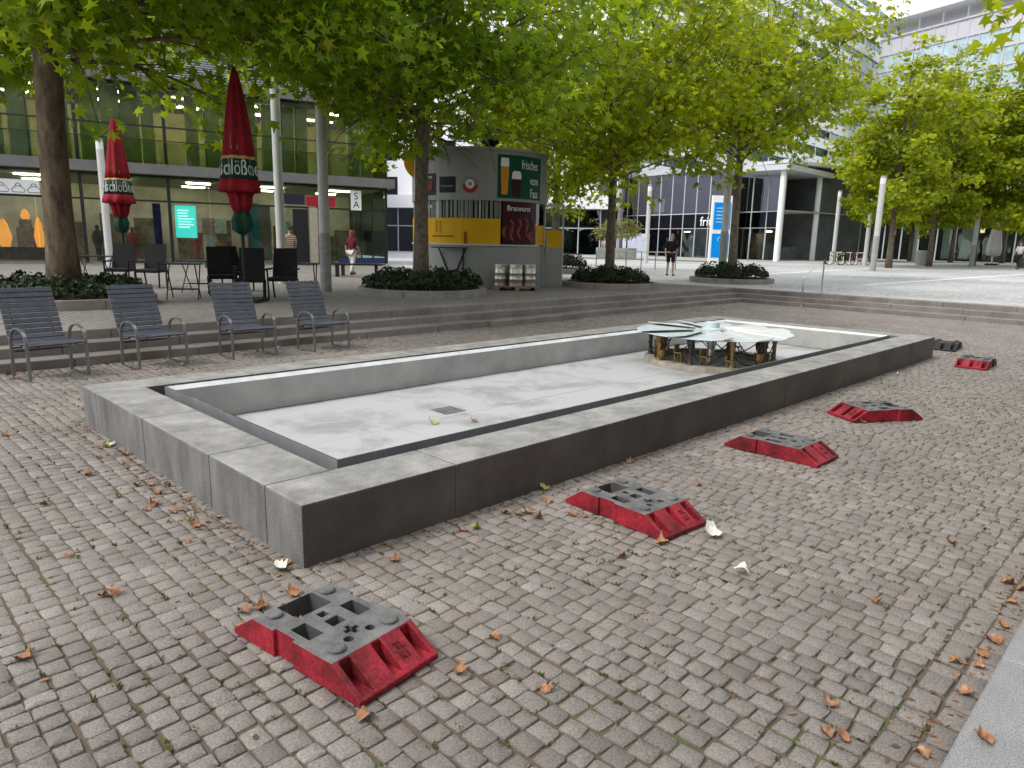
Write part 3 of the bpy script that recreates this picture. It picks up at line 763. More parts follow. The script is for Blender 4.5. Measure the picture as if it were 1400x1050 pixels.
def ring_planter(pos, R_, h, label, seglen=1.0, sh_h=.42, sh_label='low dark evergreen shrub filling the round stone planter', dens=1., full=1.0, group='round stone planters'):
    e = empty('stone_planter', pos, 0, label, 'planter', group)
    n = max(8, int(2*PI*R_/seglen))
    for i in range(n):
        a0, a1 = 2*PI*i/n+.003, 2*PI*(i+1)/n-.003; k = 5
        ps = [((R_)*math.cos(a0+(a1-a0)*t/k), R_*math.sin(a0+(a1-a0)*t/k)) for t in range(k+1)]
        qs = [((R_-.16)*math.cos(a0+(a1-a0)*t/k), (R_-.16)*math.sin(a0+(a1-a0)*t/k)) for t in range(k+1)]
        me = MB().prism(ps+qs[::-1], -.06, h+random.uniform(-.004, .004)).mesh('kerb_stone', KERB); bevel_mesh(me, .008)
        link(bpy.data.objects.new('kerb_stone', me), e)
    MB().lathe([(R_-.17, -.05), (R_-.17, h-.05), (.4, h+.02)], 28).build('soil', SOIL, e)
    # shrub
    q = np.random.default_rng(int(pos[0]*100) % 9973); N_ = int(5200*dens*R_*R_/2.4)
    a = q.uniform(0, 2*PI, N_); r_ = (R_-.10)*np.sqrt(q.uniform(0.0, 1, N_))*full
    edge = np.clip((R_*full-r_)/.45, 0, 1)**.6
    bump = .75+.25*np.sin(a*5+r_*4)+.2*np.sin(a*11+3*r_)
    z = h+.02+sh_h*edge*bump*np.sqrt(q.uniform(0.05, 1, N_))
    pts = np.c_[r_*np.cos(a), r_*np.sin(a), z]
    nr = np.c_[np.cos(a)*.6, np.sin(a)*.6, np.full(N_, .6)]
    V, F, T = leaf_cloud(pts, nr, .11, np.clip(q.beta(2, 2, N_), 0, .84), 'quad', 5)
    s = empty('evergreen_shrub', pos, 0, sh_label, 'shrub', 'shrubs in the round planters')
    o = bpy.data.objects.new('foliage', np_mesh('foliage', V, F, SHRUB, T)); link(o, s)
    st = MB()
    for i in range(14):
        b = q.uniform(0, 6.28); rr_ = q.uniform(.3, R_*.8)*full
        st.tube([(rr_*math.cos(b), rr_*math.sin(b), h-.03), (rr_*1.1*math.cos(b), rr_*1.1*math.sin(b), h+sh_h*.6)], [.02, .008], 5)
    st.build('stem', BARK2, s)
    return e
pA = P(80, 13.0); pB = P(578, 17.5); pD = P(836, 22.4); pE = P(1003, 26.6); pC = P(760, 32.5)
ring_planter(pA, 1.56, .17, 'round stone planter around the thick tree by the armchairs', sh_label='low dark evergreen shrub around the thick tree trunk by the armchairs', sh_h=.34)
ring_planter(pB, 1.60, .17, 'round stone planter in front of the kiosk', sh_label='low dark evergreen shrub in the planter in front of the kiosk')
ring_planter(pD, 1.56, .17, 'round stone planter beside the kiosk door, nearer the man in black', sh_label='low dark evergreen shrub in the planter beside the kiosk door', full=.85)
ring_planter(pE, 1.56, .17, 'round stone planter behind the grey post near the handrail', sh_label='low green shrub in the planter behind the grey post', sh_h=.5, full=.93)
ring_planter(pC, 1.56, .22, 'round stone planter half hidden behind the kiosk', sh_label='clipped dark shrub in the planter half hidden behind the kiosk', sh_h=.6)
up = Vector((0, 0, .12))
tree('plane_tree', pA+up, .25, 4.7, 9.5, 4.6, 6.5, 2.7, 34, 13500, .33, LEAF_A, BARK, 'thick brown plane tree trunk rising from the planter by the armchairs', seed=3, bias=(1.6, -1.4), lean=(.28, -.28))
def crown_b(p):                        # the crown hangs low beside the arcade and clears the kiosk roof
    s_ = p[:, :2] @ _r[:2]; d_ = p[:, :2] @ np.array([math.cos(YAW), math.sin(YAW)])
    return p[:, 2] > 1.2+(17.5+d_)*np.where(s_ > .3, .140, np.where(s_ > -.9, .112, np.where(s_ > -2.0, .07, .19)))
tree('plane_tree', pB+up, .175, 4.5, 11, 4.9, 6.3, 3.2, 42, 20000, .29, LEAF_A, BARK2, 'plane tree in front of the kiosk, trunk crossing its yellow disc sign', seed=5, lean=(-.1, -.2), bias=(-.3, -.6), keep=crown_b)
tree('plane_tree', pC+up, .19, 3.4, 11, 4.6, 6.9, 3.6, 28, 9000, .31, LEAF_B, BARK2, 'plane tree standing right behind the kiosk', seed=11, shape='plane')
tree('plane_tree', pD+up, .135, 3.2, 10.5, 4.4, 6.6, 3.4, 34, 12500, .29, LEAF_B, BARK2, 'slender plane tree in the planter beside the kiosk door', seed=17, shape='plane')
tree('plane_tree', pE+up, .15, 4.3, 11.2, 4.05, 7.5, 2.9, 36, 11500, .29, LEAF_B, BARK2, 'forked plane tree behind the grey post near the handrail', seed=23, shape='plane')
# tree on the near side whose twigs reach into the picture
pF = Vector(CAM)+Vector(_r)*6.6+Vector((math.cos(YAW), math.sin(YAW), 0))*5.6; pF.z = .375
tree('plane_tree', pF, .17, 3.0, 7.5, 3.0, 5.0, 2.3, 22, 5000, .26, LEAF_B, BARK2, 'plane tree above the near steps with only leafy twigs showing', seed=31, nsub=5)
ring_planter(pF, 1.2, .17, 'round stone planter on the near steps', sh_label='low shrub in the planter on the near steps', dens=.4)
# trees in the grove beyond
grove = [(1216, 44, 3.3, 13.0, 41), (1272, 48, 3.2, 14.2, 42), (1332, 50, 3.2, 13.4, 43), (1400, 47, 3.4, 12.0, 44), (1192, 58, 3.0, 10, 45), (1300, 60, 3.4, 15.0, 46), (1370, 62, 3.5, 15.0, 47), (1455, 52, 3.6, 12, 48), (1245, 64, 3.4, 14.0, 49)]
gl = ['bright green plane tree in the grove, next to the tall white post', 'bright green plane tree in the grove behind the grey litter bin', 'bright green plane tree in the grove by the short white post',
      'yellow-green plane tree in the grove beside the folded white parasol', 'small plane tree beside the portico columns', 'tall plane tree deep in the grove with its tip against the tower',
      'tall plane tree deep in the grove behind the folded white parasol', 'plane tree at the open edge of the grove', 'plane tree deep in the grove above the bicycle stand']
for (px, d, rx, hh, sd_), lb in zip(grove, gl):
    tree('plane_tree', P(px, d), .17, 3.0, hh, rx*1.12, (hh+2.9)/2+.2, (hh-2.5)/2, 26, 9500, .32, LEAF_C, BARK2, lb, seed=sd_, shape='tri5', group='plane trees in the far grove', nsub=5)
# ================================================================== BUILDINGS
def frame(name, pa, pb, label, z=None):
    pa = Vector(pa); pb = Vector(pb); d = pb-pa
    e = empty(name, (pa.x, pa.y, gz(pa.x) if z is None else z), math.atan2(d.y, d.x), label, 'building')
    return e, math.hypot(d.x, d.y)
FASC = mat('grey_fascia', (.16, .155, .15), .6, var=.12, scale=1.5)
MULL = mat('dark_mullion', (.035, .037, .037), .45, metal=.4, var=.1)
WMULL = mat('pale_mullion', (.55, .56, .57), .5, metal=.3, var=.08)
TEAL = glass('green_glass', (.76, .83, .74), 1.5, (.75, .85, .82))
CLEAR = glass('shop_glass', (.82, .88, .84), 1.45, (.85, .9, .88))
LAMP = emis('tube_light', (1, .90, .72), 20.)
CREAM = mat('cream_interior', (.55, .48, .28), .8, var=.25, scale=.7)
INWALL = mat('interior_wall', (.60, .54, .44), .8, var=.35, scale=.6)
CEIL = mat('interior_ceiling', (.40, .38, .34), .8, var=.1)
FLR = mat('interior_floor', (.28, .26, .23), .5, var=.1)
# ---- left: two-storey shopping arcade
lb, LL = frame('glass_arcade', P(-330, 26.5), P(528, 38), 'two-storey glass-fronted shopping arcade behind the red parasols')
SL0, SL1, U1 = 4.05, 4.5, 8.0; DP = 7.
piece('floor_slab', FLR, lb, -.2, LL, .05, DP, -.1, .10)
piece('balcony_slab', FASC, lb, -.2, LL+.35, -.55, DP, SL0, SL1)
piece('roof_slab', FASC, lb, -.2, LL+.2, -.2, DP, U1, U1+.35)
piece('back_wall', INWALL, lb, -.2, LL, DP, DP+.3, -.1, SL0); piece('back_wall', CREAM, lb, -.2, LL, DP, DP+.3, SL1, U1)
piece('ceiling', CEIL, lb, 0, LL-.1, .3, DP-.05, SL0-.12, SL0-.06); piece('ceiling', CEIL, lb, 0, LL-.1, .3, DP-.05, U1-.12, U1-.06)
piece('upper_wall', mat('upper_cladding', (.15, .15, .16), .6, var=.1), lb, -.2, LL-.8, 1.1, DP, U1+1.75, U1+7)
LOUV = mat('louvre_blade', (.34, .37, .38), .4, metal=.5, var=.1)
for i in range(11):
    piece('louvre', LOUV, lb, -.2, LL-.3, .08+i*.09, .20+i*.09, U1+.40+i*.12, U1+.43+i*.12, (R(35), 0, 0))
piece('louvre_backing', MULL, lb, -.2, LL-.3, 1.0, 1.08, U1+.36, U1+1.75)
bay = 3.5; mx_ = [LL-bay*k for k in range(int(LL/bay)+1)]
for k, x in enumerate(mx_):
    for (z0, z1) in ((.10, SL0), (SL1, U1)):
        piece('mullion', MULL, lb, x-.07, x+.07, -.06, .12, z0+.001, z1-.001)
    if k == len(mx_)-1: break
    for a, b in ((x-bay+.075, x-bay/2-.02), (x-bay/2+.02, x-.075)):
        pn = piece('window_pane', CLEAR if k > 0 else TEAL, lb, a, b, .02, .035, .11, 2.85); pn.rotation_euler = (random.uniform(-.004, .004), 0, random.uniform(-.006, .006))
    piece('transom', MULL, lb, x-bay+.075, x-.075, -.01, .07, 2.85, 2.93); piece('transom', MULL, lb, x-bay+.075, x-.075, -.01, .07, 6.15, 6.22)
    for h, (a, b) in enumerate(((x-bay+.075, x-bay/2-.02), (x-bay/2+.02, x-.075))):
        piece('window_pane', TEAL, lb, a, b, .02, .035, 2.93, SL0-.002); piece('window_pane', TEAL, lb, a, b, .02, .035, SL1+.002, 6.15); piece('window_pane', TEAL, lb, a, b, .02, .035, 6.22, U1-.002)
        piece('glazing_bar', MULL, lb, x-bay/2-.02, x-bay/2+.02, 0, .06, SL1+.001, U1-.001) if h else None
    piece('balcony_rail', MULL, lb, x-bay, x, -.50, -.46, SL1+1.0, SL1+1.05)
    piece('balustrade_pane', TEAL, lb, x-bay+.03, x-.03, -.49, -.475, SL1+.01, SL1+.98)
    # tube lights under both ceilings
    for yy in (1.6, 4.6):
        piece('tube_light', LAMP, lb, x-bay+.9, x-bay+2.0, yy, yy+.10, SL0-.19, SL0-.13)
    for yy in (1.8, 4.4):
        piece('tube_light', LAMP, lb, x-bay+.5, x-bay+1.9, yy, yy+.10, U1-.20, U1-.13)
    # curtains and furniture of the upper floor
    for j in range(4):
        if random.random() < .75:
            piece('curtain', mat('yellow_curtain', (.52, .46, .26), .8, var=.25, scale=1.5) if random.random() < .7 else CREAM, lb, x-bay+.15+j*.82, x-bay+.15+j*.82+random.uniform(.5, .8), .8+random.uniform(0, .4), 1.25, SL1+.02, U1-.15)
    # shelving of the ground floor
    for j in range(2):
        xx = x-bay+.5+j*1.5
        piece('shelf', mat(random.choice(['shelf_a', 'shelf_b']), (.20, .15, .10), .7, var=.5, scale=4), lb, xx, xx+1.2, 4+j*.6, 4.5+j*.6, .1, random.uniform(1.5, 2.4))
# side wall of glass at the corner
for a, b in ((.1, 2.3), (2.4, 4.6), (4.7, 6.9)):
    piece('window_pane', TEAL, lb, LL-.02, LL-.005, a, b, .45, SL0-.002); piece('window_pane', TEAL, lb, LL-.02, LL-.005, a, b, SL1+.002, U1-.002); piece('mullion', MULL, lb, LL-.05, LL+.03, b+.01, b+.09, .1, SL0)
piece('plinth', mat('navy_plinth', (.03, .05, .12), .5, var=.1), lb, LL-2.6, LL-.08, -.03, .015, .12, .40)
piece('pillar', mat('cream_pillar', (.40, .36, .28), .7, var=.1), lb, LL-4.1, LL-3.7, -.2, .5, .0, 2.9)
piece('doorway', MULL, lb, LL-4.9, LL-4.15, -.05, .019, .1, 2.8)
def lx(px):                                               # facade position seen at a photo column
    o_ = lb.location; d_ = Vector((math.cos(lb.rotation_euler.z), math.sin(lb.rotation_euler.z), 0))
    lo, hi = 0, LL
    for _ in range(40):
        m_ = (lo+hi)/2; p_ = o_+d_*m_+Vector((0, 0, 1.1))
        if pix(p_)[0] < px: lo = m_
        else: hi = m_
    return lo
def on_lb(name, m, px0, px1, z0, z1, y0, y1): return piece(name, m, lb, lx(px0), lx(px1), y0, y1, z0, z1)
pn = on_lb('shop_sign', WHITE, -20, 62, 2.95, 3.55, -.12, -.07)
ICON = mat('icon_black', (.02, .02, .02), .6, var=.1)
for px in (-8, 11, 33, 54):
    x = lx(px); m = MB()
    q = [(x-.2, 0), (x+.2, 0), (x+.24, .10), (x+.10, .25), (x-.10, .25), (x-.24, .10), (x-.2, 0)]
    m.tube([(a, -.13, 3.02+b) for a, b in q], .014, 4); m.tube([(x+.1*math.cos(t), -.13, 3.27+.12*math.sin(t)) for t in np.linspace(0, PI, 7)], .014, 4)
    m.build('bag_icon', ICON, lb)
on_lb('shop_sign', mat('red_sign', (.40, .02, .04), .5, var=.1), 420, 459, 2.98, 3.45, -.14, -.08)
on_lb('shop_sign', mat('dark_sign', (.03, .03, .05), .5, var=.1), 382, 418, 3.02, 3.5, -.14, -.08)
sg = on_lb('house_sign', WHITE, 480, 494, 2.85, 3.85, -.16, -.10)
for t_, zz in (('S', 3.55), ('A', 3.12)):
    o = bpy.data.objects.new('lettering', text_mesh(t_, .5, ICON, .004)); link(o, lb); o.location = ((lx(480)+lx(494))/2, -.165, zz); o.rotation_euler = (R(90), 0, 0)
on_lb('screen', emis('teal_screen', (.05, .55, .52), .75), 242, 271, 1.25, 2.75, .25, .30)
SCRT = emis('screen_text', (.6, .9, .85), .8)
for k in range(7): on_lb('screen_line', SCRT, 246, 246+random.uniform(12, 22), 2.5-k*.13, 2.55-k*.13, .235, .249)
on_lb('banner', mat('navy_banner', (.03, .03, .14), .6, var=.15), 212, 223, .3, 2.8, .3, .5)
on_lb('banner', mat('navy_banner', (.03, .03, .14), .6, var=.15), 417, 430, .9, 2.1, .35, .4)
on_lb('banner', mat('teal_banner', (.02, .22, .22), .6, var=.15), 346, 356, .3, 3.0, .3, .4)
on_lb('display_panel', mat('brown_panel', (.22, .18, .13), .6, var=.2), 357, 372, .2, 2.9, .2, .5)
ORG = emis('orange_lantern', (.9, .33, .06), .55)
for px0, px1, z0, z1 in ((-8, 14, .7, 1.9), (44, 60, .7, 2.0), (28, 42, 1.9, 2.35)):
    x0, x1 = lx(px0), lx(px1); xm = (x0+x1)/2
    MB().lathe([((x1-x0)*.3, z0), ((x1-x0)*.5, z0+(z1-z0)*.35), ((x1-x0)*.28, z0+(z1-z0)*.8), (.05, z1)], 12, c=(xm, .7)).build('lantern', ORG, lb)
on_lb('poster', mat('poster_pink', (.42, .24, .20), .6, var=.5, scale=5), 26, 44, .5, 1.9, .45, .5)
on_lb('poster', mat('poster_dark', (.10, .06, .05), .6, var=.6, scale=6), -8, 60, .15, .7, .35, .4)
for px, h, cc in ((133, 1.75, (.10, .11, .10)), (182, 1.7, (.35, .08, .07)), (292, 1.7, (.5, .5, .48)), (270, 1.6, (.42, .06, .04)), (300, 1.2, (.5, .2, .03))):
    x = lx(px); MB().lathe([(.10, .12), (.13, .8*h*.5), (.22, h*.55), (.25, h*.72), (.16, h*.84), (.06, h*.87), (.09, h*.94), (.05, h)], 12, c=(x, .8)).build('mannequin', mat('mannequin_%d' % px, cc, .7, var=.3, scale=5), lb)
for px in (286, 303, 333, 365, 392):
    x = lx(px); piece('notice', mat('paper_%d' % (px % 3), ((.6, .58, .5), (.5, .3, .25), (.3, .45, .42))[px % 3], .7, var=.4, scale=7), lb, x-.25, x+.3, .3, .32, 1.2+.1*(px % 4), 2.2)

# ---- pale office block beyond the kiosk
CLAD = mat('white_cladding', (.74, .74, .75), .55, var=.06, scale=.5)
WIN = glass('office_glass', (.25, .30, .31), 1.8, (.8, .88, .9))
ROOM = mat('dark_room', (.10, .11, .115), .8, var=.3, scale=.5)
wb, WL = frame('office_block', P(470, 78), P(842, 70), 'white-clad office block with square windows beyond the kiosk')
NF, FH = 5, 3.6; GH = 4.6
piece('room_core', ROOM, wb, .3, WL-.3, 1.0, 14, -.1, GH+NF*FH-.4)
piece('soffit', CLAD, wb, -.2, WL+.2, -1.2, .9, GH, GH+1.3)
for f in range(NF):
    z0 = GH+1.3+f*FH
    piece('wall_band', CLAD, wb, 0, WL, 0, .3, z0+1.95, z0+FH)
    x = 0
    while x < WL-.5:
        piece('wall_pier', CLAD, wb, x, min(WL, x+1.9), 0, .3, z0, z0+1.948)
        if x+3.3 < WL: piece('window_pane', WIN, wb, x+1.9, x+3.3, .15, .17, z0, z0+1.95)
        x += 3.3
for k in range(int(WL/2.2)+1):
    x = k*2.2; piece('mullion', WMULL, wb, x-.05, x+.05, .0, .12, 0, GH)
    if x+2.2 <= WL+.1:
        piece('window_pane', WIN, wb, x+.05, x+2.15, .05, .07, 0.02, 2.7); piece('window_pane', WIN, wb, x+.05, x+2.15, .05, .07, 2.8, GH-.01)
piece('transom', WMULL, wb, 0, WL, -.02, .13, 2.7, 2.8)
piece('end_wall', mat('lilac_render', (.36, .35, .41), .7, var=.08, scale=.4), wb, WL, WL+.3, 0, 16, -.3, GH+NF*FH)
for f in range(5):
    for k in range(3): piece('end_window', mat('dark_window', (.03, .033, .04), .2, var=.2), wb, WL+.3, WL+.33, 2+k*4.5, 3.6+k*4.5, 3.5+f*3.2, 5.2+f*3.2)
# ---- lilac office block, seen mostly as the reflection in the glass pavilion
rb, RL_ = frame('lilac_office_block', at(470, 330, 96).to_2d().to_3d(), at(240, 330, 46).to_2d().to_3d(), 'lilac-grey office block with small dark windows, mirrored in the glass pavilion')
LIL = mat('lilac_render', (.36, .35, .41), .7, var=.08, scale=.4)
piece('wall', LIL, rb, 0, RL_, 0.02, 3, -.3, 15)
DKW = mat('dark_window', (.03, .033, .04), .2, var=.2)
for f in range(4):
    x = 1.0
    while x < RL_-2:
        for dx in (0, 1.35): piece('window', DKW, rb, x+dx, x+dx+.95, -.03, .0, 3.9+f*3.1, 5.6+f*3.1)
        x += 4.1
piece('shop_front', DKW, rb, .5, RL_-.5, -.05, .0, 0, 2.9)
# ---- glass pavilion
MIR = glass('mirror_glass', (.20, .23, .24), 7.0, (.86, .87, .92), .015)
gb, GL = frame('glass_pavilion', P(816, 76), P(1066, 57), 'two-storey glass pavilion with mirroring panes and a flat portico')
HG = 7.6
piece('roof_slab', WMULL, gb, -.2, GL+.3, -.3, 12, HG, HG+.25)
piece('room_core', ROOM, gb, .3, GL-.3, 5.0, 11.5, 0, HG-.05); piece('ceiling', CEIL, gb, .1, GL-.1, .3, 11, 3.9, 4.0)
nb = 15; bw = GL/nb
for k in range(nb+1): piece('mullion', WMULL, gb, k*bw-.04, k*bw+.04, -.05, .07, 0, HG)
for k in range(nb):
    for (z0, z1, mm) in ((.02, 2.55, CLEAR), (2.6, 3.85, WIN), (3.93, HG-.02, MIR)):
        pn = piece('glass_pane', mm, gb, k*bw+.045, (k+1)*bw-.045, .0, .02, z0, z1)
        if mm is MIR: pn.rotation_euler = (random.uniform(-.01, .01), 0, random.uniform(-.012, .012))
piece('transom', WMULL, gb, 0, GL, -.04, .06, 2.55, 2.6); piece('transom', WMULL, gb, 0, GL, -.04, .06, 3.85, 3.93)
for k in range(nb):
    if k in (4, 5): continue
    cc = random.choice([(.20, .14, .10), (.07, .07, .08), (.3, .10, .06), (.14, .15, .15)])
    piece('shop_fitting', mat('fitting_%d' % int(cc[0]*100), cc, .7, var=.4, scale=2), gb, k*bw+.3, k*bw+random.uniform(1, bw-.1), 1.2, 2.4, .1, random.uniform(.9, 2.3))
    if k % 2: piece('pendant_lamp', LAMP, gb, k*bw+.4, k*bw+.9, 1.5, 1.7, 2.3, 2.36)
piece('door_frame', WMULL, gb, 3.1*bw, 3.1*bw+.1, -.09, -.055, 0, 2.6); piece('door_frame', WMULL, gb, 3.9*bw, 3.9*bw+.1, -.09, -.055, 0, 2.6)
def gx(px):
    o_ = gb.location; a_ = gb.rotation_euler.z; d_ = Vector((math.cos(a_), math.sin(a_), 0)); lo, hi = -5, GL+20
    for _ in range(40):
        m_ = (lo+hi)/2
        if pix(o_+d_*m_+Vector((0, 0, 1)))[0] < px: lo = m_
        else: hi = m_
    return lo
tw = text_mesh('frit', 1.15, WHITE, .03, 'LEFT'); o = bpy.data.objects.new('lettering', tw); link(o, gb); o.location = (gx(956), -.12, 3.15); o.rotation_euler = (R(90), 0, 0)
# portico to the right of the pavilion
pa_, pb_ = P(1062, 55), P(1111, 60)
po, PLn = frame('portico', pa_, pb_, 'flat-roofed white portico on round columns beside the glass pavilion'); po['category'] = 'portico'
piece('portico_roof', WMULL, po, -.6, PLn+1.2, -.7, 4, 6.9, 7.3)
for x, y in ((0, 0), (PLn, 0)):
    MB().lathe([(.22, -.3), (.22, 6.9)], 16, c=(x, y)).build('portico_column', WHITE, po)
piece('back_wall', MULL, po, .9, PLn+6, 5, 5.4, -.3, 6.9)
for k in range(5): piece('glazing_bar', WMULL, po, .8+k*1.6, .86+k*1.6, 4.9, 4.99, -.3, 6.9)
# ---- hotel slab with white bands
hb, HL = frame('hotel_slab', P(862, 86), P(1192, 150), 'tall white hotel slab with horizontal bands and green-tinted windows')
HN = 15; fh = 3.05
piece('room_core', ROOM, hb, .2, HL-.2, .6, 16, 0, HN*fh)
HWIN = glass('teal_office_glass', (.22, .40, .38), 1.9, (.75, .95, .95))
for f in range(HN):
    piece('white_band', CLAD, hb, 0, HL, -.25, .35, f*fh+.02, f*fh+1.62)
    if f < 1: continue
    x = .2
    while x < HL-3:
        piece('window_pane', HWIN, hb, x+.06, x+2.94, .02, .05, f*fh+1.63, (f+1)*fh+.01)
        x += 3
    for k in range(int(HL/6)): piece('band_pier', CLAD, hb, k*6-.12, k*6+.12, -.1, .2, f*fh+1.62, (f+1)*fh+.02)
# ---- unseen block added on the near side to shade faces turned toward it
nbk, NL_ = frame('added_shade_block', (64, -19, 0), (-46, -19, 0), 'unseen long grey block added across the near steps to shade the court', .375)
piece('wall', mat('grey_render', (.30, .29, .28), .7, var=.1, scale=.4), nbk, 0, NL_, .05, 9, -.2, 19)
for f in range(5):
    for k in range(26): piece('window', DKW, nbk, 1.2+k*4.2, 3.9+k*4.2, 0, .048, 1.0+f*3.6, 3.2+f*3.6)
# ---- tower on the right
tb, TLn = frame('tower_block', P(1172, 132), P(1440, 104), 'pale grey tower block with a window grid and a thin flying roof')
tH = 37.6; TF_ = mat('tower_panel', (.50, .49, .52), .5, var=.06, scale=.4)
piece('room_core', ROOM, tb, .2, TLn-.2, .6, 18, 0, tH-.3)
TWIN = mat('pale_blue_glass', (.40, .52, .56), .12, var=.25, scale=.45, spec=.8)
nb2 = 17; bw2 = TLn/nb2; fh2 = 2.75
for f in range(14):
    z1 = tH-f*fh2
    piece('spandrel', TF_, tb, 0, TLn, -.12, .3, z1-fh2, z1-fh2+.42)
    for k in range(nb2):
        piece('facade_panel' if f == 0 else 'window_pane', TF_ if f == 0 else TWIN, tb, k*bw2+.13, (k+1)*bw2-.13, .05, .09, z1-fh2+.43, z1-.01)
for k in range(nb2+1): piece('pier', TF_, tb, k*bw2-.12, k*bw2+.12, -.05, .25, 0, tH)
piece('roof_edge', TF_, tb, -.1, TLn+.1, -.2, 18, tH+.002, tH+.3)
piece('flying_roof', WHITE, tb, -2, TLn+2, -1.8, 8, tH+2.4, tH+2.75)
for k in range(8): piece('roof_strut', WHITE, tb, 2+k*(TLn-4)/7-.1, 2+k*(TLn-4)/7+.1, 1, 1.2, tH+.3, tH+2.4)
# ---- low shops behind the grove
sb, SL_ = frame('low_shop_row', P(1120, 82), P(1475, 66), 'low dark shop row with glazed bays behind the far grove')
sH = 5.6
piece('room_core', ROOM, sb, .2, SL_-.2, 3.0, 10, 0, sH); piece('roof_slab', FASC, sb, -.5, SL_+.5, -2.2, 10, sH, sH+.5)
for k in range(14):
    x = k*SL_/14; piece('mullion', WMULL, sb, x-.06, x+.06, -.05, .1, 0, sH)
    b = SL_/14
    piece('window_pane', CLEAR, sb, x+.07, x+b-.07, 0, .02, .1, sH-.4)
    if k in (7, 8): piece('white_screen', CLAD, sb, x+.3, x+b-.2, 1.0, 1.1, .2, 4.8)
    elif k in (11, 12): piece('grey_wall', FASC, sb, x+.1, x+b-.1, .4, .5, 2.4, sH-.4); piece('teal_shutter', mat('teal_shutter', (.03, .12, .11), .4, var=.2), sb, x+.1, x+b-.1, .4, .5, .5, 2.35)
    elif k % 3 == 0: piece('lit_sign', emis('warm_sign', (.9, .65, .4), .8), sb, x+.6, x+b-1.5, .8, .85, 2.9, 3.4)
    elif k % 3 == 1: piece('lit_sign', emis('red_sign_lit', (.7, .06, .06), .6), sb, x+.9, x+b-1.2, .8, .85, 2.6, 3.1)
# ================================================================== POSTS
def post(px, d, h=5.1, r_=.135, label='', sleeve=0., cap=True, group='cylindrical lamp posts on the plaza'):
    p = P(px, d); e = empty('lamp_post', p, 0, label, 'lamp post', group)
    if sleeve: MB().lathe([(r_+.01, -.05), (r_+.01, sleeve)], 16).build('lower_sleeve', POLE_LOW, e, smooth=False)
    MB().lathe([(r_, sleeve-.05), (r_, h-.42)], 20).build('shaft', POLE, e, smooth=False)
    MB().lathe([(r_*.98, h-.419), (r_*.98, h-.12)], 20).build('lamp_head', mat('lamp_head_white', (.72, .72, .70), .4, var=.05), e)
    MB().lathe([(r_, h-.118), (r_, h-.02), (r_*.7, h)], 20).build('cap', POLE_LOW, e)
    return e
post(444, 17.6, 5.1, .13, 'grey cylindrical lamp post behind the end armchair of the row', 1.45)
post(384, 20.5, 6.3, .13, 'taller pale lamp post behind the big red parasol')
post(147, 29, 5.1, .14, 'pale lamp post beside the smaller red parasol')
post(989, 27.6, 5.2, .14, 'pale lamp post in front of the blue information stele', 1.9)
post(884, 47, 5.1, .14, 'slim white lamp post standing by the railing before the pavilion')
post(1196, 38.8, 5.1, .15, 'white lamp post with stickers on the open plaza', 1.9)
post(1330, 48.6, 5.1, .15, 'white lamp post before the folded white parasol', 1.5)
post(1184, 47.5, 5.1, .14, 'grey lamp post half hidden under the grove behind the stickered post')
post(1140, 50, 5.1, .14, 'grey lamp post under the grove beside the portico')
post(1171, 64, 5.1, .15, 'far thin lamp post behind the bicycle stand')
post(1250, 60, 5.1, .15, 'lamp post between the trunks of the grove')
STK = mat('sticker_red', (.45, .05, .05), .5, var=.2)

# ================================================================== KIOSK
KW = mat('kiosk_grey', (.27, .275, .265), .5, var=.06, scale=2, metal=.15); KD = mat('kiosk_dark', (.05, .055, .055), .5, var=.2)
YEL = mat('yellow_panel', (.60, .34, .006), .5, var=.08, scale=2); GRN = mat('green_sign', (.004, .07, .045), .5, var=.1)
KR = 2.06; kc = P(655, 22.1); kc.z = .376
toCam = math.atan2(CAM[1]-kc.y, CAM[0]-kc.x)
kio = empty('beer_kiosk', kc, toCam, 'round grey beer and sausage kiosk with a yellow band', 'kiosk')   # local +X faces the court
def arc_panel(name, m, a0, a1, z0, z1, r_=KR, th_=.05, parent=kio, n=None):
    n = n or max(3, int(abs(a1-a0)/R(6))); mm = MB(); vs = []
    for i in range(n+1):
        a = a0+(a1-a0)*i/n
        for q in ((r_, z0), (r_, z1), (r_-th_, z0), (r_-th_, z1)): vs.append((q[0]*math.cos(a), q[0]*math.sin(a), q[1]))
    fs = []
    for i in range(n):
        b = 4*i; fs += [(b, b+4, b+5, b+1), (b+2, b+3, b+7, b+6), (b+1, b+5, b+7, b+3), (b, b+2, b+6, b+4)]
    fs += [(0, 1, 3, 2), (4*n, 4*n+2, 4*n+3, 4*n+1)]
    return mm.add(vs, fs).build(name, m, parent)
ka = lambda px: -math.asin(max(-1, min(1, (px-654)/91.)))*-1.0        # photo column -> angle on the drum (right is +)
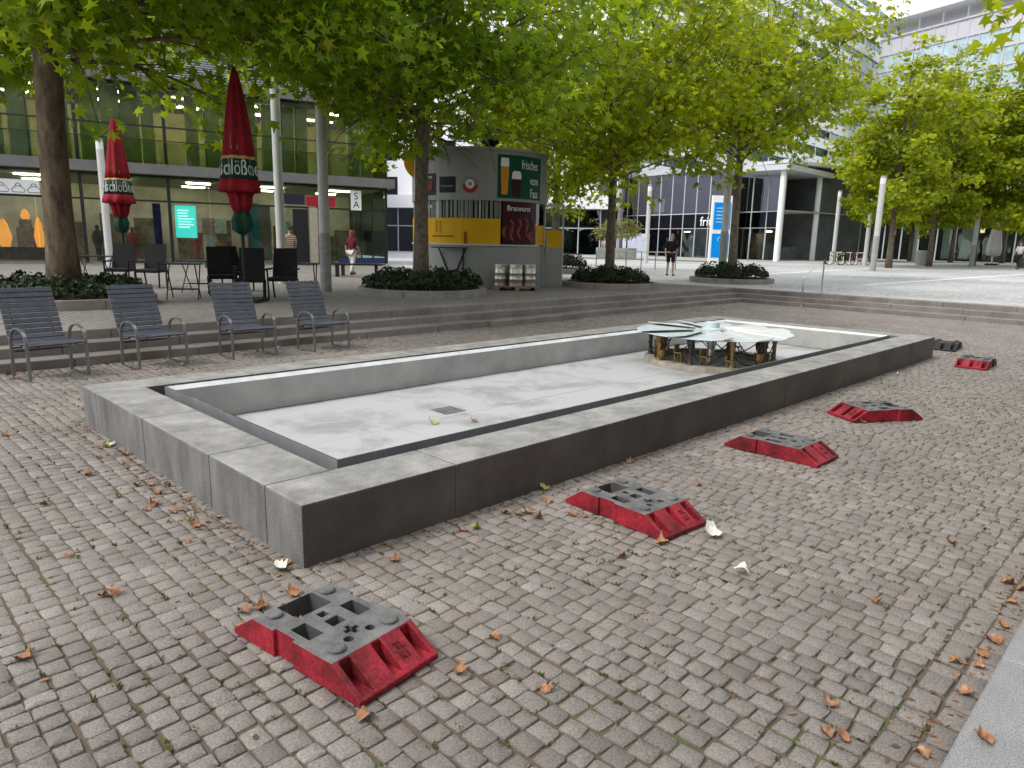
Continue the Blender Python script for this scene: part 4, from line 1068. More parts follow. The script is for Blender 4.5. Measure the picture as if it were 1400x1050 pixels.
# local angle: facing camera 0, to the right of the picture is positive because local +Y points right
arc_panel('base_wall', KW, -PI, PI, .0, 1.22, KR, .06, n=64)
arc_panel('counter_edge', POLE, -R(100), R(60), 1.221, 1.26, KR+.04, .10, n=40)
arc_panel('upper_drum', KW, -PI, PI, 2.48, 3.88, KR+.02, .08, n=64)
MB().lathe([(.01, 3.90), (KR+.06, 3.86), (KR+.06, 3.93), (.3, 4.02), (.01, 4.02)], 64, cap=False).build('roof', POLE_LOW, kio)
arc_panel('inner_wall', KD, -PI, PI, 1.2, 2.5, KR-.55, .05, n=40)
arc_panel('yellow_band', YEL, ka(563.5), ka(681), 1.262, 1.98, KR, .04)
arc_panel('yellow_band', YEL, ka(727), R(75), 1.262, 1.85, KR, .04)
q = ka(563.5)
while q < ka(679): 
    wv = random.uniform(.012, .05)
    arc_panel('strip_curtain', mat(random.choice(['pvc_a', 'pvc_b', 'pvc_c']), random.choice([(.5, .5, .48), (.2, .22, .2), (.09, .09, .09)]), .3, var=.2), q, q+wv, 1.985, 2.478, KR-.02, .01, n=2)
    q += wv+random.uniform(.004, .03)
arc_panel('window_pane', CLEAR, ka(728), R(80), 1.86, 2.47, KR-.01, .015)
def sign(name, m, px0, px1, z0, z1, off=.012): return arc_panel(name, m, ka(px0), ka(px1), z0, z1, KR+.02+off, .012)
def wrap_text(txt, size, m, px, z, r_=KR+.05, parent=kio, name='lettering', sx=1., sub=None):
    me = text_mesh(txt, size, m, .003, sx=sx); a0 = ka(px)
    for v in me.vertices:
        a = a0+v.co.x/r_; rr_ = r_+v.co.z; v.co = (rr_*math.cos(a), rr_*math.sin(a), z+v.co.y)
    o = bpy.data.objects.new(name, me); link(o, sub or parent); return o
WTXT = mat('sign_white', (.75, .77, .74), .5, var=.04)
sg = sign('green_sign', GRN, 676, 732, 2.56, 3.75)
# glasses on the sign
def on_drum(name, m, px, zs, hw, dr=.030):
    a = ka(px); vs = []; n = len(zs)
    for z, w_ in zip(zs, hw):
        for s in (-1, 1):
            b = a+s*w_/KR; vs.append(((KR+.02+dr)*math.cos(b), (KR+.02+dr)*math.sin(b), z))
    return MB().add(vs, [(2*i, 2*i+1, 2*i+3, 2*i+2) for i in range(n-1)]).build(name, m, kio)
on_drum('beer_glass', mat('amber_beer', (.62, .26, .015), .4, var=.25, scale=6), 684.5, [2.66, 2.75, 3.2, 3.42], [.085, .095, .115, .12])
on_drum('beer_foam', WTXT, 684.5, [3.42, 3.5, 3.66], [.12, .125, .11])
on_drum('beer_glass', mat('dark_beer', (.035, .012, .008), .4, var=.3, scale=8), 699.5, [2.63, 2.9, 3.1], [.13, .14, .15])
on_drum('beer_foam', WTXT, 699.5, [3.1, 3.25, 3.32], [.155, .15, .10])
for t_, px, zz in (('frisches', 717, 3.50), ('vom', 722.5, 3.08), ('Fass', 722.5, 2.72)): wrap_text(t_, .36, WTXT, px, zz, sx=.62, sub=sg)
for c_ in list(kio.children):
    if c_.name.startswith('beer_') : c_.parent = sg
pst = sign('poster', mat('dark_poster', (.02, .018, .02), .4, var=.4, scale=6), 581, 599, 2.62, 3.22); on_drum('poster_picture', mat('sausage_red', (.22, .03, .02), .5, var=.5, scale=12), 590, [2.75, 2.9, 3.02], [.12, .19, .15])
wrap_text('wurst', .14, WTXT, 590, 3.12, sub=pst)
lg = sign('logo_board', mat('logo_black', (.008, .008, .012), .4, var=.2), 604, 624, 2.68, 3.12); wrap_text('Köstritzer', .11, mat('logo_silver', (.35, .36, .38), .4), 614, 2.86, sx=.85, sub=lg)
def disc(name, m, px, z, r_, dr, a0=0, a1=2*PI, rin=0.):
    a = ka(px); n = 28; vs = []
    for k in range(n+1):
        t = a0+(a1-a0)*k/n
        for rr_ in (rin, r_):
            b = a+rr_*math.cos(t)/KR; vs.append(((KR+.02+dr)*math.cos(b), (KR+.02+dr)*math.sin(b), z+rr_*math.sin(t)))
    return MB().add(vs, [(2*k, 2*k+1, 2*k+3, 2*k+2) for k in range(n)]).build(name, m, kio)
disc('emblem_ring', mat('emblem_red', (.38, .03, .04), .5, var=.1), 642, 2.90, .225, .012, PI, 2*PI, .12)
disc('emblem_ring', mat('emblem_grey', (.22, .24, .22), .5, var=.1), 642, 2.90, .225, .012, 0, PI, .17)
disc('emblem_centre', WTXT, 642, 2.92, .12, .014)
disc('emblem_centre', KW, 642, 2.92, .06, .017)
ps = sign('bratwurst_poster', mat('poster_maroon', (.045, .008, .012), .4, var=.4, scale=5), 683, 727, 1.27, 2.46, .01)
wrap_text('Bratwurst', .22, WTXT, 704, 2.28, sx=.95, sub=ps)
SAUS = mat('sausage', (.15, .012, .014), .35, var=.6, scale=14, c2=(.36, .09, .07))
for k, (px, z) in enumerate(((688, 1.60), (692, 1.80), (697, 1.52), (702, 1.84), (706, 1.60), (711, 1.86), (716, 1.62), (721, 1.82), (720, 1.50))):
    pth = []
    for t in np.linspace(-1, 1, 9):
        a = ka(px)+.05*math.cos(t*1.5)*(1 if k % 2 else -1); pth.append(((KR+.030)*math.cos(a), (KR+.030)*math.sin(a), z+t*.17))
    MB().tube(pth, [.02, .042, .05, .05, .05, .05, .05, .042, .02], 8).build('sausage_picture', SAUS, ps, smooth=True)
# price lines on the yellow band
PRC = mat('price_brown', (.25, .10, .01), .6)
for k in range(5):
    for px, wv in ((575, .20), (598, .07), (603, .07)): arc_panel('price_line', PRC, ka(px), ka(px)+wv/KR, 1.86-k*.07, 1.885-k*.07, KR+.012, .01, n=2)
arc_panel('price_line', PRC, ka(594), ka(622), 1.45, 1.49, KR+.012, .01); arc_panel('red_post', mat('red_paint', (.35, .03, .02), .5), ka(635), ka(638), 1.25, 1.6, KR+.03, .02, n=2)
# yellow disc sign beside the drum
ds = MB().lathe([(.50, -.03), (.50, .03)], 32).build('disc_sign', mat('amber_sign', (.52, .24, .01), .45, var=.1), kio)
a = ka(566); ds.location = ((KR+.35)*math.cos(a-.02)+.1, (KR+.25)*math.sin(a-.02)+.48, 3.62); ds.rotation_euler = (0, R(90), 0)
MB().tube([(KR*math.cos(a), KR*math.sin(a), 3.62), ((KR+.35)*math.cos(a)+.1, (KR+.25)*math.sin(a)+.48, 3.62)], .03, 6).build('sign_bracket', DARK, kio)
# vent and folding bar table on the wall
a = ka(678); vx, vy = 1.1*math.cos(a), 1.1*math.sin(a)
MB().lathe([(.16, 3.95), (.16, 4.12), (.27, 4.16), (.27, 4.22), (.12, 4.34), (.0, 4.35)], 18, c=(vx, vy)).build('roof_vent', DARK, kio)
a = ka(620); e1 = Vector((math.cos(a), math.sin(a), 0)); t1 = Vector((-e1.y, e1.x, 0)); m = MB()
for s in (-.42, .42):
    m.tube([e1*(KR+.02)+t1*s+Vector((0, 0, 1.12)), e1*(KR+.02)+t1*s*.2+Vector((0, 0, .35))], .02, 6)
m.tube([e1*(KR+.02)+t1*.35+Vector((0, 0, 1.12)), e1*(KR+.02)+t1*.35+Vector((0, 0, .05))], .02, 6)
m.build('table_bracket', DARK, kio)
tt = MB(); cps = [e1*(KR+.03)-t1*.5, e1*(KR+.03)+t1*.5, e1*(KR+.36)+t1*.5, e1*(KR+.36)-t1*.5]
tt.prism([(c.x, c.y) for c in cps], 1.13, 1.16).build('bar_shelf', DARK, kio)
# opened door leaf
a = R(76); hx, hy = KR*math.cos(a), KR*math.sin(a); dl = empty('_', (0, 0, 0)); bpy.data.objects.remove(dl)
dd = Vector((-.22, 1, 0)).normalized(); nn_ = Vector((-dd.y, dd.x, 0))
def leaf(name, m, s0, s1, z0, z1, t=.03):
    p = [Vector((hx, hy, 0))+dd*s0, Vector((hx, hy, 0))+dd*s1]; q = [x+nn_*t for x in p]
    return MB().prism([(v.x, v.y) for v in (p[0], p[1], q[1], q[0])], z0, z1).build(name, m, kio)
dlf = leaf('door_leaf', KW, .02, .62, .05, 1.2); leaf('door_yellow', YEL, .05, .60, 1.205, 1.72); leaf('door_pane', CLEAR, .05, .60, 1.73, 2.42, .012)
leaf('door_frame', POLE, .0, .045, .05, 2.5, .05); leaf('door_frame', POLE, .605, .65, .05, 2.5, .05); leaf('door_frame', POLE, .05, .60, 2.43, 2.5, .05)
leaf('door_handle', STEEL, .08, .10, 1.0, 1.5, -.06)
for c_ in list(kio.children):
    if c_.name.startswith('door_') and c_ != dlf: c_.parent = dlf
# kegs on a pallet
KEG = mat('keg_steel', (.50, .48, .42), .35, metal=.9, var=.2, scale=10)
WOOD = mat('pallet_wood', (.26, .17, .13), .85, var=.3, scale=7, bump=.3)
pp = P(706, 19.75); pal = empty('pallet', pp, math.atan2(_r[1], _r[0])+.12, 'worn wooden pallet under the beer kegs', 'pallet')
for k in range(5): piece('deck_board', WOOD, pal, -.62, .62, -.40+k*.175, -.40+k*.175+.12, .10, .122)
for k in range(3): piece('runner', WOOD, pal, -.62+k*.56, -.50+k*.56, -.40, .42, .0, .0985)
def keg(off, label):
    e = empty('beer_keg', pal.matrix_basis @ Vector((*off, .124)), 0, label, 'keg', 'steel kegs on the pallet')
    MB().lathe([(.15, .03), (.18, .06), (.195, .10), (.195, .17), (.205, .185), (.195, .20), (.195, .34), (.205, .355), (.195, .37), (.195, .46), (.18, .50), (.08, .52)], 22).build('keg_body', KEG, e, smooth=True)
    for z0, z1 in ((0, .07), (.49, .60)):
        MB().lathe([(.175, z0), (.19, z0), (.19, z1), (.175, z1)], 22, cap=False).build('chime', KEG, e)
    MB().lathe([(.03, .52), (.03, .55)], 10).build('valve', DARK, e)
keg((-.42, .05), 'steel beer keg at the planter end of the pallet'); keg((-.02, -.16), 'steel beer keg in the middle of the pallet, in front'); keg((.38, .02), 'steel beer keg at the kiosk door end of the pallet')
keg((-.05, .27), 'steel beer keg in the middle of the pallet, at the back')

# ================================================================== PARASOLS
PRED = mat('parasol_red', (.22, .010, .018), .8, var=.2, scale=5); PGRN = mat('parasol_green', (.012, .05, .032), .8, var=.2, scale=5); GOLD = mat('parasol_gold', (.42, .30, .12), .7, var=.1)
PTXT = mat('parasol_letter', (.5, .52, .48), .7, var=.05)
def parasol(p, label, rz, s=1.):
    e = empty('closed_parasol', p, rz, label, 'parasol', 'closed red parasols on the terrace')
    pl = lambda a, z: 1+.10*math.cos(8*a)+.05*math.cos(3*a+z*2)
    zt = 4.5
    MB().lathe([(.035, 0), (.035, 4.52)], 12).build('pole', DARK, e)
    MB().box(-.35, .35, -.35, .35, 0, .07).build('foot', DARK, e)
    MB().lathe([(.30, 2.86), (.275, 3.1), (.21, 3.6), (.13, 4.1), (.07, 4.4), (.03, 4.5)], 48, pleat=pl).build('canopy', PRED, e, smooth=True)
    MB().lathe([(.318, 2.80), (.305, 2.83), (.302, 2.86)], 48, pleat=pl).build('gold_stripe', GOLD, e, smooth=True)
    MB().lathe([(.345, 2.43), (.325, 2.65), (.316, 2.80)], 48, pleat=pl).build('green_band', PGRN, e, smooth=True)
    MB().lathe([(.30, 2.17), (.40, 2.19), (.39, 2.28), (.35, 2.42)], 48, pleat=pl).build('skirt', PRED, e, smooth=True)
    MB().lathe([(.13, 1.80), (.19, 1.95), (.20, 2.08), (.24, 2.18)], 48, pleat=lambda a, z: 1+.22*math.cos(8*a+z*3)).build('gathered_cloth', PRED, e, smooth=True)
    MB().lathe([(.05, 1.35), (.16, 1.45), (.17, 1.62), (.13, 1.79)], 40, pleat=lambda a, z: 1+.3*math.cos(5*a+z*5)).build('hanging_hem', PGRN, e, smooth=True)
    MB().lathe([(.15, 1.79), (.15, 1.82)], 20).build('strap', DARK, e)
    me = text_mesh('Feldschlößchen', .42, PTXT, .002, sx=.55)
    for v in me.vertices:
        a = v.co.x/.36; zz = 2.62+v.co.y; rr_ = (.355-(zz-2.43)*.09)*(1.10)+v.co.z
        rr_ = (.345-(zz-2.43)*.08)*pl(a, zz)+.012+v.co.z; v.co = (rr_*math.cos(a), rr_*math.sin(a), zz)
    link(bpy.data.objects.new('lettering', me), e)
    # pale beer glass print
    vs = []
    for z, w_ in ((2.98, .045), (3.1, .05), (3.24, .06), (3.27, .04)):
        for sg_ in (-1, 1):
            a = sg_*w_/.24+.12; rr_ = (.30-(z-2.86)*.13)*pl(a, z)+.008; vs.append((rr_*math.cos(a), rr_*math.sin(a), z))
    MB().add(vs, [(0, 1, 3, 2), (2, 3, 5, 4), (4, 5, 7, 6)]).build('glass_print', mat('print_cream', (.55, .48, .30), .7, var=.1), e)
    return e
def face(p): return math.atan2(CAM[1]-p.y, CAM[0]-p.x)
q = P(332, 14.2); parasol(q, 'large closed red parasol standing before the pale lamp post', face(q)-.35)
q = P(168, 20.2); parasol(q, 'closed red parasol farther back beside the thick tree trunk', face(q)-.15)

# ================================================================== CAFE FURNITURE
def cafe_table(p, rz, label):
    e = empty('folding_table', p, rz, label, 'table', 'folding tables on the terrace')
    MB().box(-.36, .36, -.36, .36, .72, .745).build('table_top', DARK, e)
    for s in (-1, 1):
        MB().tube([(s*.30, -.32, 0), (s*.30, .30, .72)], .013, 6).build('leg', DARK, e); MB().tube([(s*.27, .32, 0), (s*.27, -.30, .72)], .013, 6).build('leg', DARK, e)
    MB().tube([(-.30, -.32+.17, .2), (.30, -.32+.17, .2)], .010, 6).build('stretcher', DARK, e); MB().tube([(-.27, .15, .2), (.27, .15, .2)], .010, 6).build('stretcher', DARK, e)
def cafe_chair(p, rz, label, stack=1):
    e = empty('rattan_armchair', p, rz, label, 'chair', 'dark woven armchairs on the terrace')
    for k in range(1):
        z = 0
        me = MB().box(-.27, .27, -.28, .26, .38, .47).mesh('seat', BLACK); bevel_mesh(me, .02); link(bpy.data.objects.new('seat', me), e)
        m = MB(); vs = []
        for t in np.linspace(0, 1, 7):
            for s in (-1, 1):
                for th_ in (0, .035): vs.append((s*(.27-.02*t), .23+.20*t+th_, .40+.68*t))
        fs = []
        for i in range(6):
            b = 4*i; fs += [(b, b+2, b+6, b+4), (b+1, b+5, b+7, b+3), (b, b+4, b+5, b+1), (b+2, b+3, b+7, b+6)]
        fs += [(0, 1, 3, 2), (24, 26, 27, 25)]
        m.add(vs, fs).build('backrest', BLACK, e)
        for s in (-1, 1):
            MB().box(s*.29-.025, s*.29+.025, -.26, .30, .62, .655).build('armrest', BLACK, e)
            MB().tube([(s*.27, -.25, 0), (s*.285, -.25, .62)], .02, 6).build('leg', BLACK, e); MB().tube([(s*.25, .30, 0), (s*.27, .24, .42)], .02, 6).build('leg', BLACK, e)
ca = math.atan2(_r[1], _r[0])
tabs = [((247, 14.6), .3, 'folding table beside the woven armchairs, its crossed legs in the open'), ((268, 16.5), .1, 'folding table behind the one with crossed legs in the open'), ((128, 18.5), .2, 'folding table half hidden by the thick tree trunk'), ((412, 16.2), .2, 'folding table between the woven armchairs and the grey lamp post')]
for (px, d), rz, lb_ in tabs: cafe_table(P(px, d), ca+rz, lb_)
chs = [((300, 15.6), .5, 'woven armchair next to the folding table with crossed legs'), ((340, 14.6), .25, 'woven armchair standing at the foot of the big parasol'), ((385, 15.2), .15, 'woven armchair turned to the table by the grey lamp post'),
       ((160, 17.8), .2, 'woven armchair standing nearest the thick tree trunk'), ((203, 17.6), .1, 'woven armchair behind the tree, on the side of the smaller parasol'), ((322, 17.2), .9, 'woven armchair in the back row behind the big parasol')]
for (px, d), rz, lb_ in chs: cafe_chair(P(px, d), ca+rz, lb_)
q = P(487, 25.2); bn = empty('bench', q, ca+.05, 'long dark backless bench in front of the arcade', 'bench')
piece('seat', DARK, bn, -.95, .95, -.22, .22, .42, .47)
for x in (-.7, .7): piece('leg', DARK, bn, x-.04, x+.04, -.18, .18, 0, .419)
q = P(455, 26); bn = empty('bench', q, ca+.05, 'short dark bench beside the grey lamp post', 'bench')
piece('seat', DARK, bn, -.5, .5, -.2, .2, .42, .47)
for x in (-.35, .35): piece('leg', DARK, bn, x-.04, x+.04, -.16, .16, 0, .419)

# ================================================================== STREET FURNITURE ON THE PLAZA
q = P(983, 42); st = empty('information_stele', q, ca+.02, 'tall white information stele with bright blue panels', 'sign')
piece('stele_body', WHITE, st, -.62, .62, -.12, .12, 0, 4.15)
BLU = mat('blue_panel', (.0, .26, .72), .4, var=.08, scale=2); LBL = mat('panel_text', (.45, .70, .85), .5)
piece('blue_panel', BLU, st, -.50, .50, -.14, -.121, 2.2, 3.75); piece('blue_panel', BLU, st, -.52, .50, -.14, -.121, .55, 1.95)
for k in range(5): piece('text_line', LBL, st, -.35, random.uniform(.1, .4), -.148, -.141, 3.4-k*.2, 3.45-k*.2)
MB().tube([(-.05+.12*math.cos(t), -.145, 1.6+.14*math.sin(t)) for t in np.linspace(-1, 4, 12)], .02, 5).build('panel_mark', LBL, st)
# handrail across the right-hand steps
h0 = Gd(1094, 415); h0 = Vector((x_step(0, 5.6)-.12, 0, 0)); 
best = min(np.linspace(-2, 8, 400), key=lambda y: abs(pix((x_step(0, y)-.10, y, 0))[0]-1095))
hy = float(best); hx0 = x_step(0, hy)-.10
hr = empty('handrail', (hx0, hy, 0), 0, 'bent stainless steel handrail across the steps', 'handrail')
MB().tube([(0, 0, 0), (0, 0, .84), (.03, 0, .90), (.08, 0, .945), (1.30, 0, 1.28), (1.36, 0, 1.285), (1.39, 0, 1.25), (1.40, 0, 1.15), (1.40, 0, .36)], .022, 10).build('rail', STEEL, hr, smooth=True)
for x, z in ((0, .0), (1.40, .376)): MB().lathe([(.05, z+.002), (.05, z+.012)], 14, c=(x, 0)).build('foot_plate', STEEL, hr)
# railing near the pavilion
rl_, RLn = P(816, 36), P(925, 37)
ra_ = empty('railing', rl_, math.atan2((RLn-rl_).y, (RLn-rl_).x), 'low grey metal railing with upright posts before the lawn', 'railing'); ln_ = (RLn-rl_).length
MB().tube([(0, 0, .95), (ln_, 0, .95)], .03, 6).build('top_rail', POLE, ra_)
for t in (0, .37, .56, .74, 1): MB().tube([(ln_*t, 0, 0), (ln_*t, 0, .93)], .028, 6).build('post', POLE_LOW, ra_)
# display cabinet, two potted trees, litter bin
q = P(869, 66); cb_ = empty('display_cabinet', q, ca, 'white and pale pink display cabinet beside the pavilion', 'cabinet')
piece('cabinet_body', mat('pale_pink', (.72, .66, .74), .5, var=.05), cb_, -1.2, 1.2, -.3, .3, 0, 2.1)
for i in range(3):
    for j in range(3): piece('window', mat('pale_blue', (.55, .62, .75), .3, var=.1), cb_, -.9+i*.62, -.42+i*.62, -.32, -.301, .4+j*.5, .8+j*.5)
for px, d, lb_ in ((829, 58, 'small olive tree in a grey tub before the white office block'), (856, 57, 'small olive tree in a grey tub next to the pink cabinet')):
    q = P(px, d); pt = empty('planter_tub', q, ca, lb_.replace('small olive tree in a grey tub', 'grey square tub holding a small olive tree'), 'planter')
    me = MB().prism([(-.8, -.45), (.8, -.45), (.8, .45), (-.8, .45)], 0, .85).mesh('tub', POLE_LOW); bevel_mesh(me, .03); link(bpy.data.objects.new('tub', me), pt)
    piece('soil', SOIL, pt, -.74, .74, -.40, .40, .851, .87)
    tree('potted_tree', q+Vector((0, 0, .86)), .06, .7, 2.6, 1.25, 1.5, .85, 10, 900, .22, leafmat('olive_leaf', (.09, .11, .03), (.24, .25, .09), .4), BARK2, lb_, seed=px, shape='quad', group='small trees in grey tubs')
q = P(1263, 50); bi = empty('litter_bin', q, 0, 'round grey litter bin before the grove trunks', 'litter bin')
MB().lathe([(.42, 0), (.48, .5), (.52, .95)], 20).build('bin_body', mat('bin_grey', (.28, .28, .27), .7, var=.2, bump=.3), bi); MB().lathe([(.53, .95), (.53, 1.03), (.40, 1.05)], 20).build('rim', POLE_LOW, bi)
# folded white parasol
q = P(1358, 53); wp = empty('white_parasol', q, 0, 'tall folded white parasol at the edge of the grove', 'parasol')
MB().lathe([(.05, 0), (.05, 4.3)], 10).build('pole', POLE, wp); MB().lathe([(.42, .7), (.46, 1.2), (.30, 2.6), (.14, 3.8), (.05, 4.2)], 32, pleat=lambda a, z: 1+.16*math.cos(7*a)).build('canopy', mat('white_cloth', (.62, .62, .60), .85, var=.08), wp, smooth=True)
MB().box(-.4, .4, -.4, .4, 0, .1).build('foot', DARK, wp)
# bicycle stand and bicycles
q0, q1 = P(1136, 49), P(1181, 49.5); bs = empty('bicycle_stand', q0, math.atan2((q1-q0).y, (q1-q0).x), 'long white tubular bicycle stand under the trees', 'bicycle stand'); bl = (q1-q0).length
MB().tube([(0, 0, .85), (bl, 0, .85)], .035, 6).build('top_rail', WHITE, bs)
for k in range(6): MB().tube([(bl*k/5, 0, 0), (bl*k/5, 0, .85)], .03, 6).build('upright', WHITE, bs)
TYRE = mat('tyre', (.02, .02, .02), .8)
def bicycle(p, rz, cm, label):
    e = empty('bicycle', p, rz, label, 'bicycle', 'bicycles at the stand')
    for x in (-.52, .52):
        MB().tube([(x+.34*math.cos(t), 0, .34+.34*math.sin(t)) for t in np.linspace(0, 2*PI, 21)], .02, 6).build('wheel', TYRE, e)
    m = MB()
    for a, b in (((-.52, 0, .34), (-.15, 0, .32)), ((-.15, 0, .32), (-.28, 0, .82)), ((-.52, 0, .34), (-.26, 0, .75)), ((-.15, 0, .32), (.38, 0, .75)), ((-.26, 0, .75), (.38, 0, .82)), ((.52, 0, .34), (.36, 0, .95))): m.tube([a, b], .018, 6)
    m.build('frame', cm, e); MB().box(-.40, -.16, -.06, .06, .84, .89).build('saddle', DARK, e)
    MB().tube([(.30, -.28, .98), (.38, -.1, .97), (.38, .1, .97), (.30, .28, .98)], .013, 6).build('handlebar', DARK, e)
    return e
BY = mat('bike_yellow', (.55, .40, .05), .4); BRD = mat('bike_red', (.35, .06, .05), .4)
bk = [(1144, 48.3, .3, BY, 'bicycle with a yellow frame leaning at the stand'), (1160, 48.6, .1, DARK, 'dark bicycle in the middle of the stand'), (1174, 48.5, -.1, BRD, 'bicycle with a red frame at the end of the stand')]
for px, d, rz, cm, lb_ in bk: bicycle(P(px, d), ca+rz, cm, lb_)
# leaf caught on the handrail is a fallen leaf, see below

# ================================================================== PEOPLE
SKIN = mat('skin', (.42, .25, .18), .6, var=.06)
def skin_mesh(name, verts, edges, radii, root, m, lvl=2):
    me = bpy.data.meshes.new(name); me.from_pydata([Vector(v) for v in verts], edges, []); o = bpy.data.objects.new('tmp', me); COL.objects.link(o)
    md = o.modifiers.new('s', 'SKIN'); md.use_smooth_shade = True
    for i, r_ in enumerate(radii):
        sv = me.skin_vertices[0].data[i]; sv.radius = r_ if isinstance(r_, tuple) else (r_, r_); sv.use_root = (i == root)
    sb_ = o.modifiers.new('d', 'SUBSURF'); sb_.levels = lvl; sb_.render_levels = lvl
    dg = bpy.context.evaluated_depsgraph_get(); out = bpy.data.meshes.new_from_object(o.evaluated_get(dg)); bpy.data.objects.remove(o)
    out.materials.clear(); out.materials.append(m); out.polygons.foreach_set('use_smooth', [True]*len(out.polygons)); out.name = name
    return out
def person(p, rz, h, label, shirt, legs, hair, shorts=False, stride=.14, longhair=False, bag=None, stripes=None, arms=(.05, .05)):
    e = empty('person', p, rz, label, 'person'); k = h/1.75                       # faces local -Y
    V = {}; v = []; rad = []
    def add(n, x, y, z, r_): V[n] = len(v); v.append((x*k, y*k, z*k)); rad.append(r_*k if not isinstance(r_, tuple) else (r_[0]*k, r_[1]*k))
    add('pel', 0, 0, .95, (.155, .115)); add('waist', 0, 0, 1.10, (.135, .10)); add('chest', 0, .0, 1.30, (.165, .115)); add('neckb', 0, .0, 1.45, (.07, .065)); add('neck', 0, -.005, 1.52, .052)
    add('chin', 0, -.02, 1.585, (.066, .075)); add('head', 0, -.012, 1.665, (.077, .098)); add('crown', 0, -.005, 1.735, (.05, .065))
    E_ = [('pel', 'waist'), ('waist', 'chest'), ('chest', 'neckb'), ('neckb', 'neck'), ('neck', 'chin'), ('chin', 'head'), ('head', 'crown')]
    for s, nm in ((-1, 'l'), (1, 'r')):
        st_ = stride*s
        add('sh'+nm, s*.19, 0, 1.40, .058); add('el'+nm, s*.25, .02+arms[0]*s, 1.13, .044); add('wr'+nm, s*.255, -.06+arms[1]*s*2, .90, .031); add('ha'+nm, s*.25, -.075+arms[1]*s*2.2, .83, (.022, .038))
        E_ += [('chest', 'sh'+nm), ('sh'+nm, 'el'+nm), ('el'+nm, 'wr'+nm), ('wr'+nm, 'ha'+nm)]
        hx_, hy_, hz_ = s*.25, -.075+arms[1]*s*2.2, .83
        for fi in range(4):
            add('f%d%s' % (fi, nm), hx_-s*.005, hy_-.03+fi*.02, hz_-.075-(.012 if fi in (1, 2) else 0), .0085); add('g%d%s' % (fi, nm), hx_-s*.02, hy_-.03+fi*.02, hz_-.105-(.014 if fi in (1, 2) else 0), .0075)
            E_ += [('ha'+nm, 'f%d%s' % (fi, nm)), ('f%d%s' % (fi, nm), 'g%d%s' % (fi, nm))]
        add('th'+nm, hx_-s*.02, hy_-.055, hz_-.03, .010); E_ += [('ha'+nm, 'th'+nm)]
        add('hip'+nm, s*.095, 0, .88, .088); add('kn'+nm, s*.10, -st_*.5-.02, .49, .060); add('an'+nm, s*.10, -st_+.03, .085, .040); add('to'+nm, s*.115, -st_-.13, .035, .034)
        E_ += [('pel', 'hip'+nm), ('hip'+nm, 'kn'+nm), ('kn'+nm, 'an'+nm), ('an'+nm, 'to'+nm)]
    ed = [(V[a], V[b]) for a, b in E_]
    link(bpy.data.objects.new('body', skin_mesh('body', v, ed, rad, 0, SKIN, 1)), e)
    def cloth(name, names, links_, grow, m, mod=None):
        vv = [v[V[n]] for n in names] if mod is None else [mod(n, v[V[n]]) for n in names]; ix = {n: i for i, n in enumerate(names)}
        rr_ = [tuple(x+grow*k for x in (rad[V[n]] if isinstance(rad[V[n]], tuple) else (rad[V[n]],)*2)) for n in names]
        link(bpy.data.objects.new(name, skin_mesh(name, vv, [(ix[a], ix[b]) for a, b in links_], rr_, 0, m, 2)), e)
    cloth('shirt', ['pel', 'waist', 'chest', 'neckb', 'shl', 'ell', 'shr', 'elr'], [('pel', 'waist'), ('waist', 'chest'), ('chest', 'neckb'), ('chest', 'shl'), ('shl', 'ell'), ('chest', 'shr'), ('shr', 'elr')], .016, shirt)
    low = lambda n, c: c if not (shorts and n.startswith('kn')) else (c[0], c[1], c[2]+.02*k)
    if shorts: cloth('shorts', ['pel', 'hipl', 'knl', 'hipr', 'knr'], [('pel', 'hipl'), ('hipl', 'knl'), ('pel', 'hipr'), ('hipr', 'knr')], .022, legs, low)
    else: cloth('trousers', ['pel', 'hipl', 'knl', 'anl', 'hipr', 'knr', 'anr'], [('pel', 'hipl'), ('hipl', 'knl'), ('knl', 'anl'), ('pel', 'hipr'), ('hipr', 'knr'), ('knr', 'anr')], .022, legs)
    for s, nm in ((-1, 'l'), (1, 'r')):
        a = v[V['to'+nm]]; y_an = v[V['an'+nm]][1]
        me = MB().prism([(a[0]-.04*k, a[1]-.03*k), (a[0]+.04*k, a[1]-.03*k), (a[0]+.045*k, a[1]+.08*k), (a[0]+.03*k, y_an+.07*k), (a[0]-.03*k, y_an+.07*k), (a[0]-.045*k, a[1]+.08*k)], .0, .075*k).mesh('shoe', DARK); bevel_mesh(me, .02*k)
        link(bpy.data.objects.new('shoe', me), e)
    hm = MB(); hz_ = 1.675*k
    prof = [(.092, -.02), (.098, .02), (.088, .06), (.06, .09), (.02, .105)] if not longhair else [(.09, -.22), (.10, -.12), (.102, 0), (.09, .06), (.06, .09), (.02, .105)]
    vs = []; n = 14
    for r_, dz in prof:
        for i in range(n):
            t = 2*PI*i/n; yy = math.sin(t); r2 = r_*(1.0 if yy > -.25 else (.55 if dz < .05 else .95))
            vs.append((r2*k*math.cos(t)*.92, r2*k*yy*1.12+.008*k, hz_+dz*k))
    hm.add(vs, [(i*n+j, i*n+(j+1) % n, (i+1)*n+(j+1) % n, (i+1)*n+j) for i in range(len(prof)-1) for j in range(n)]+[tuple(range((len(prof)-1)*n, len(prof)*n))])
    hm.build('hair', hair, e, smooth=True)
    fm = MB()
    for s in (-1, 1): fm.lathe([(.002, -.012), (.012, 0), (.002, .012)], 8, c=(s*.031, -.112))
    fm.v = [(x*k, y*k, z*k+1.672*k) for x, y, z in fm.v]; fm.build('eye', DARK, e)
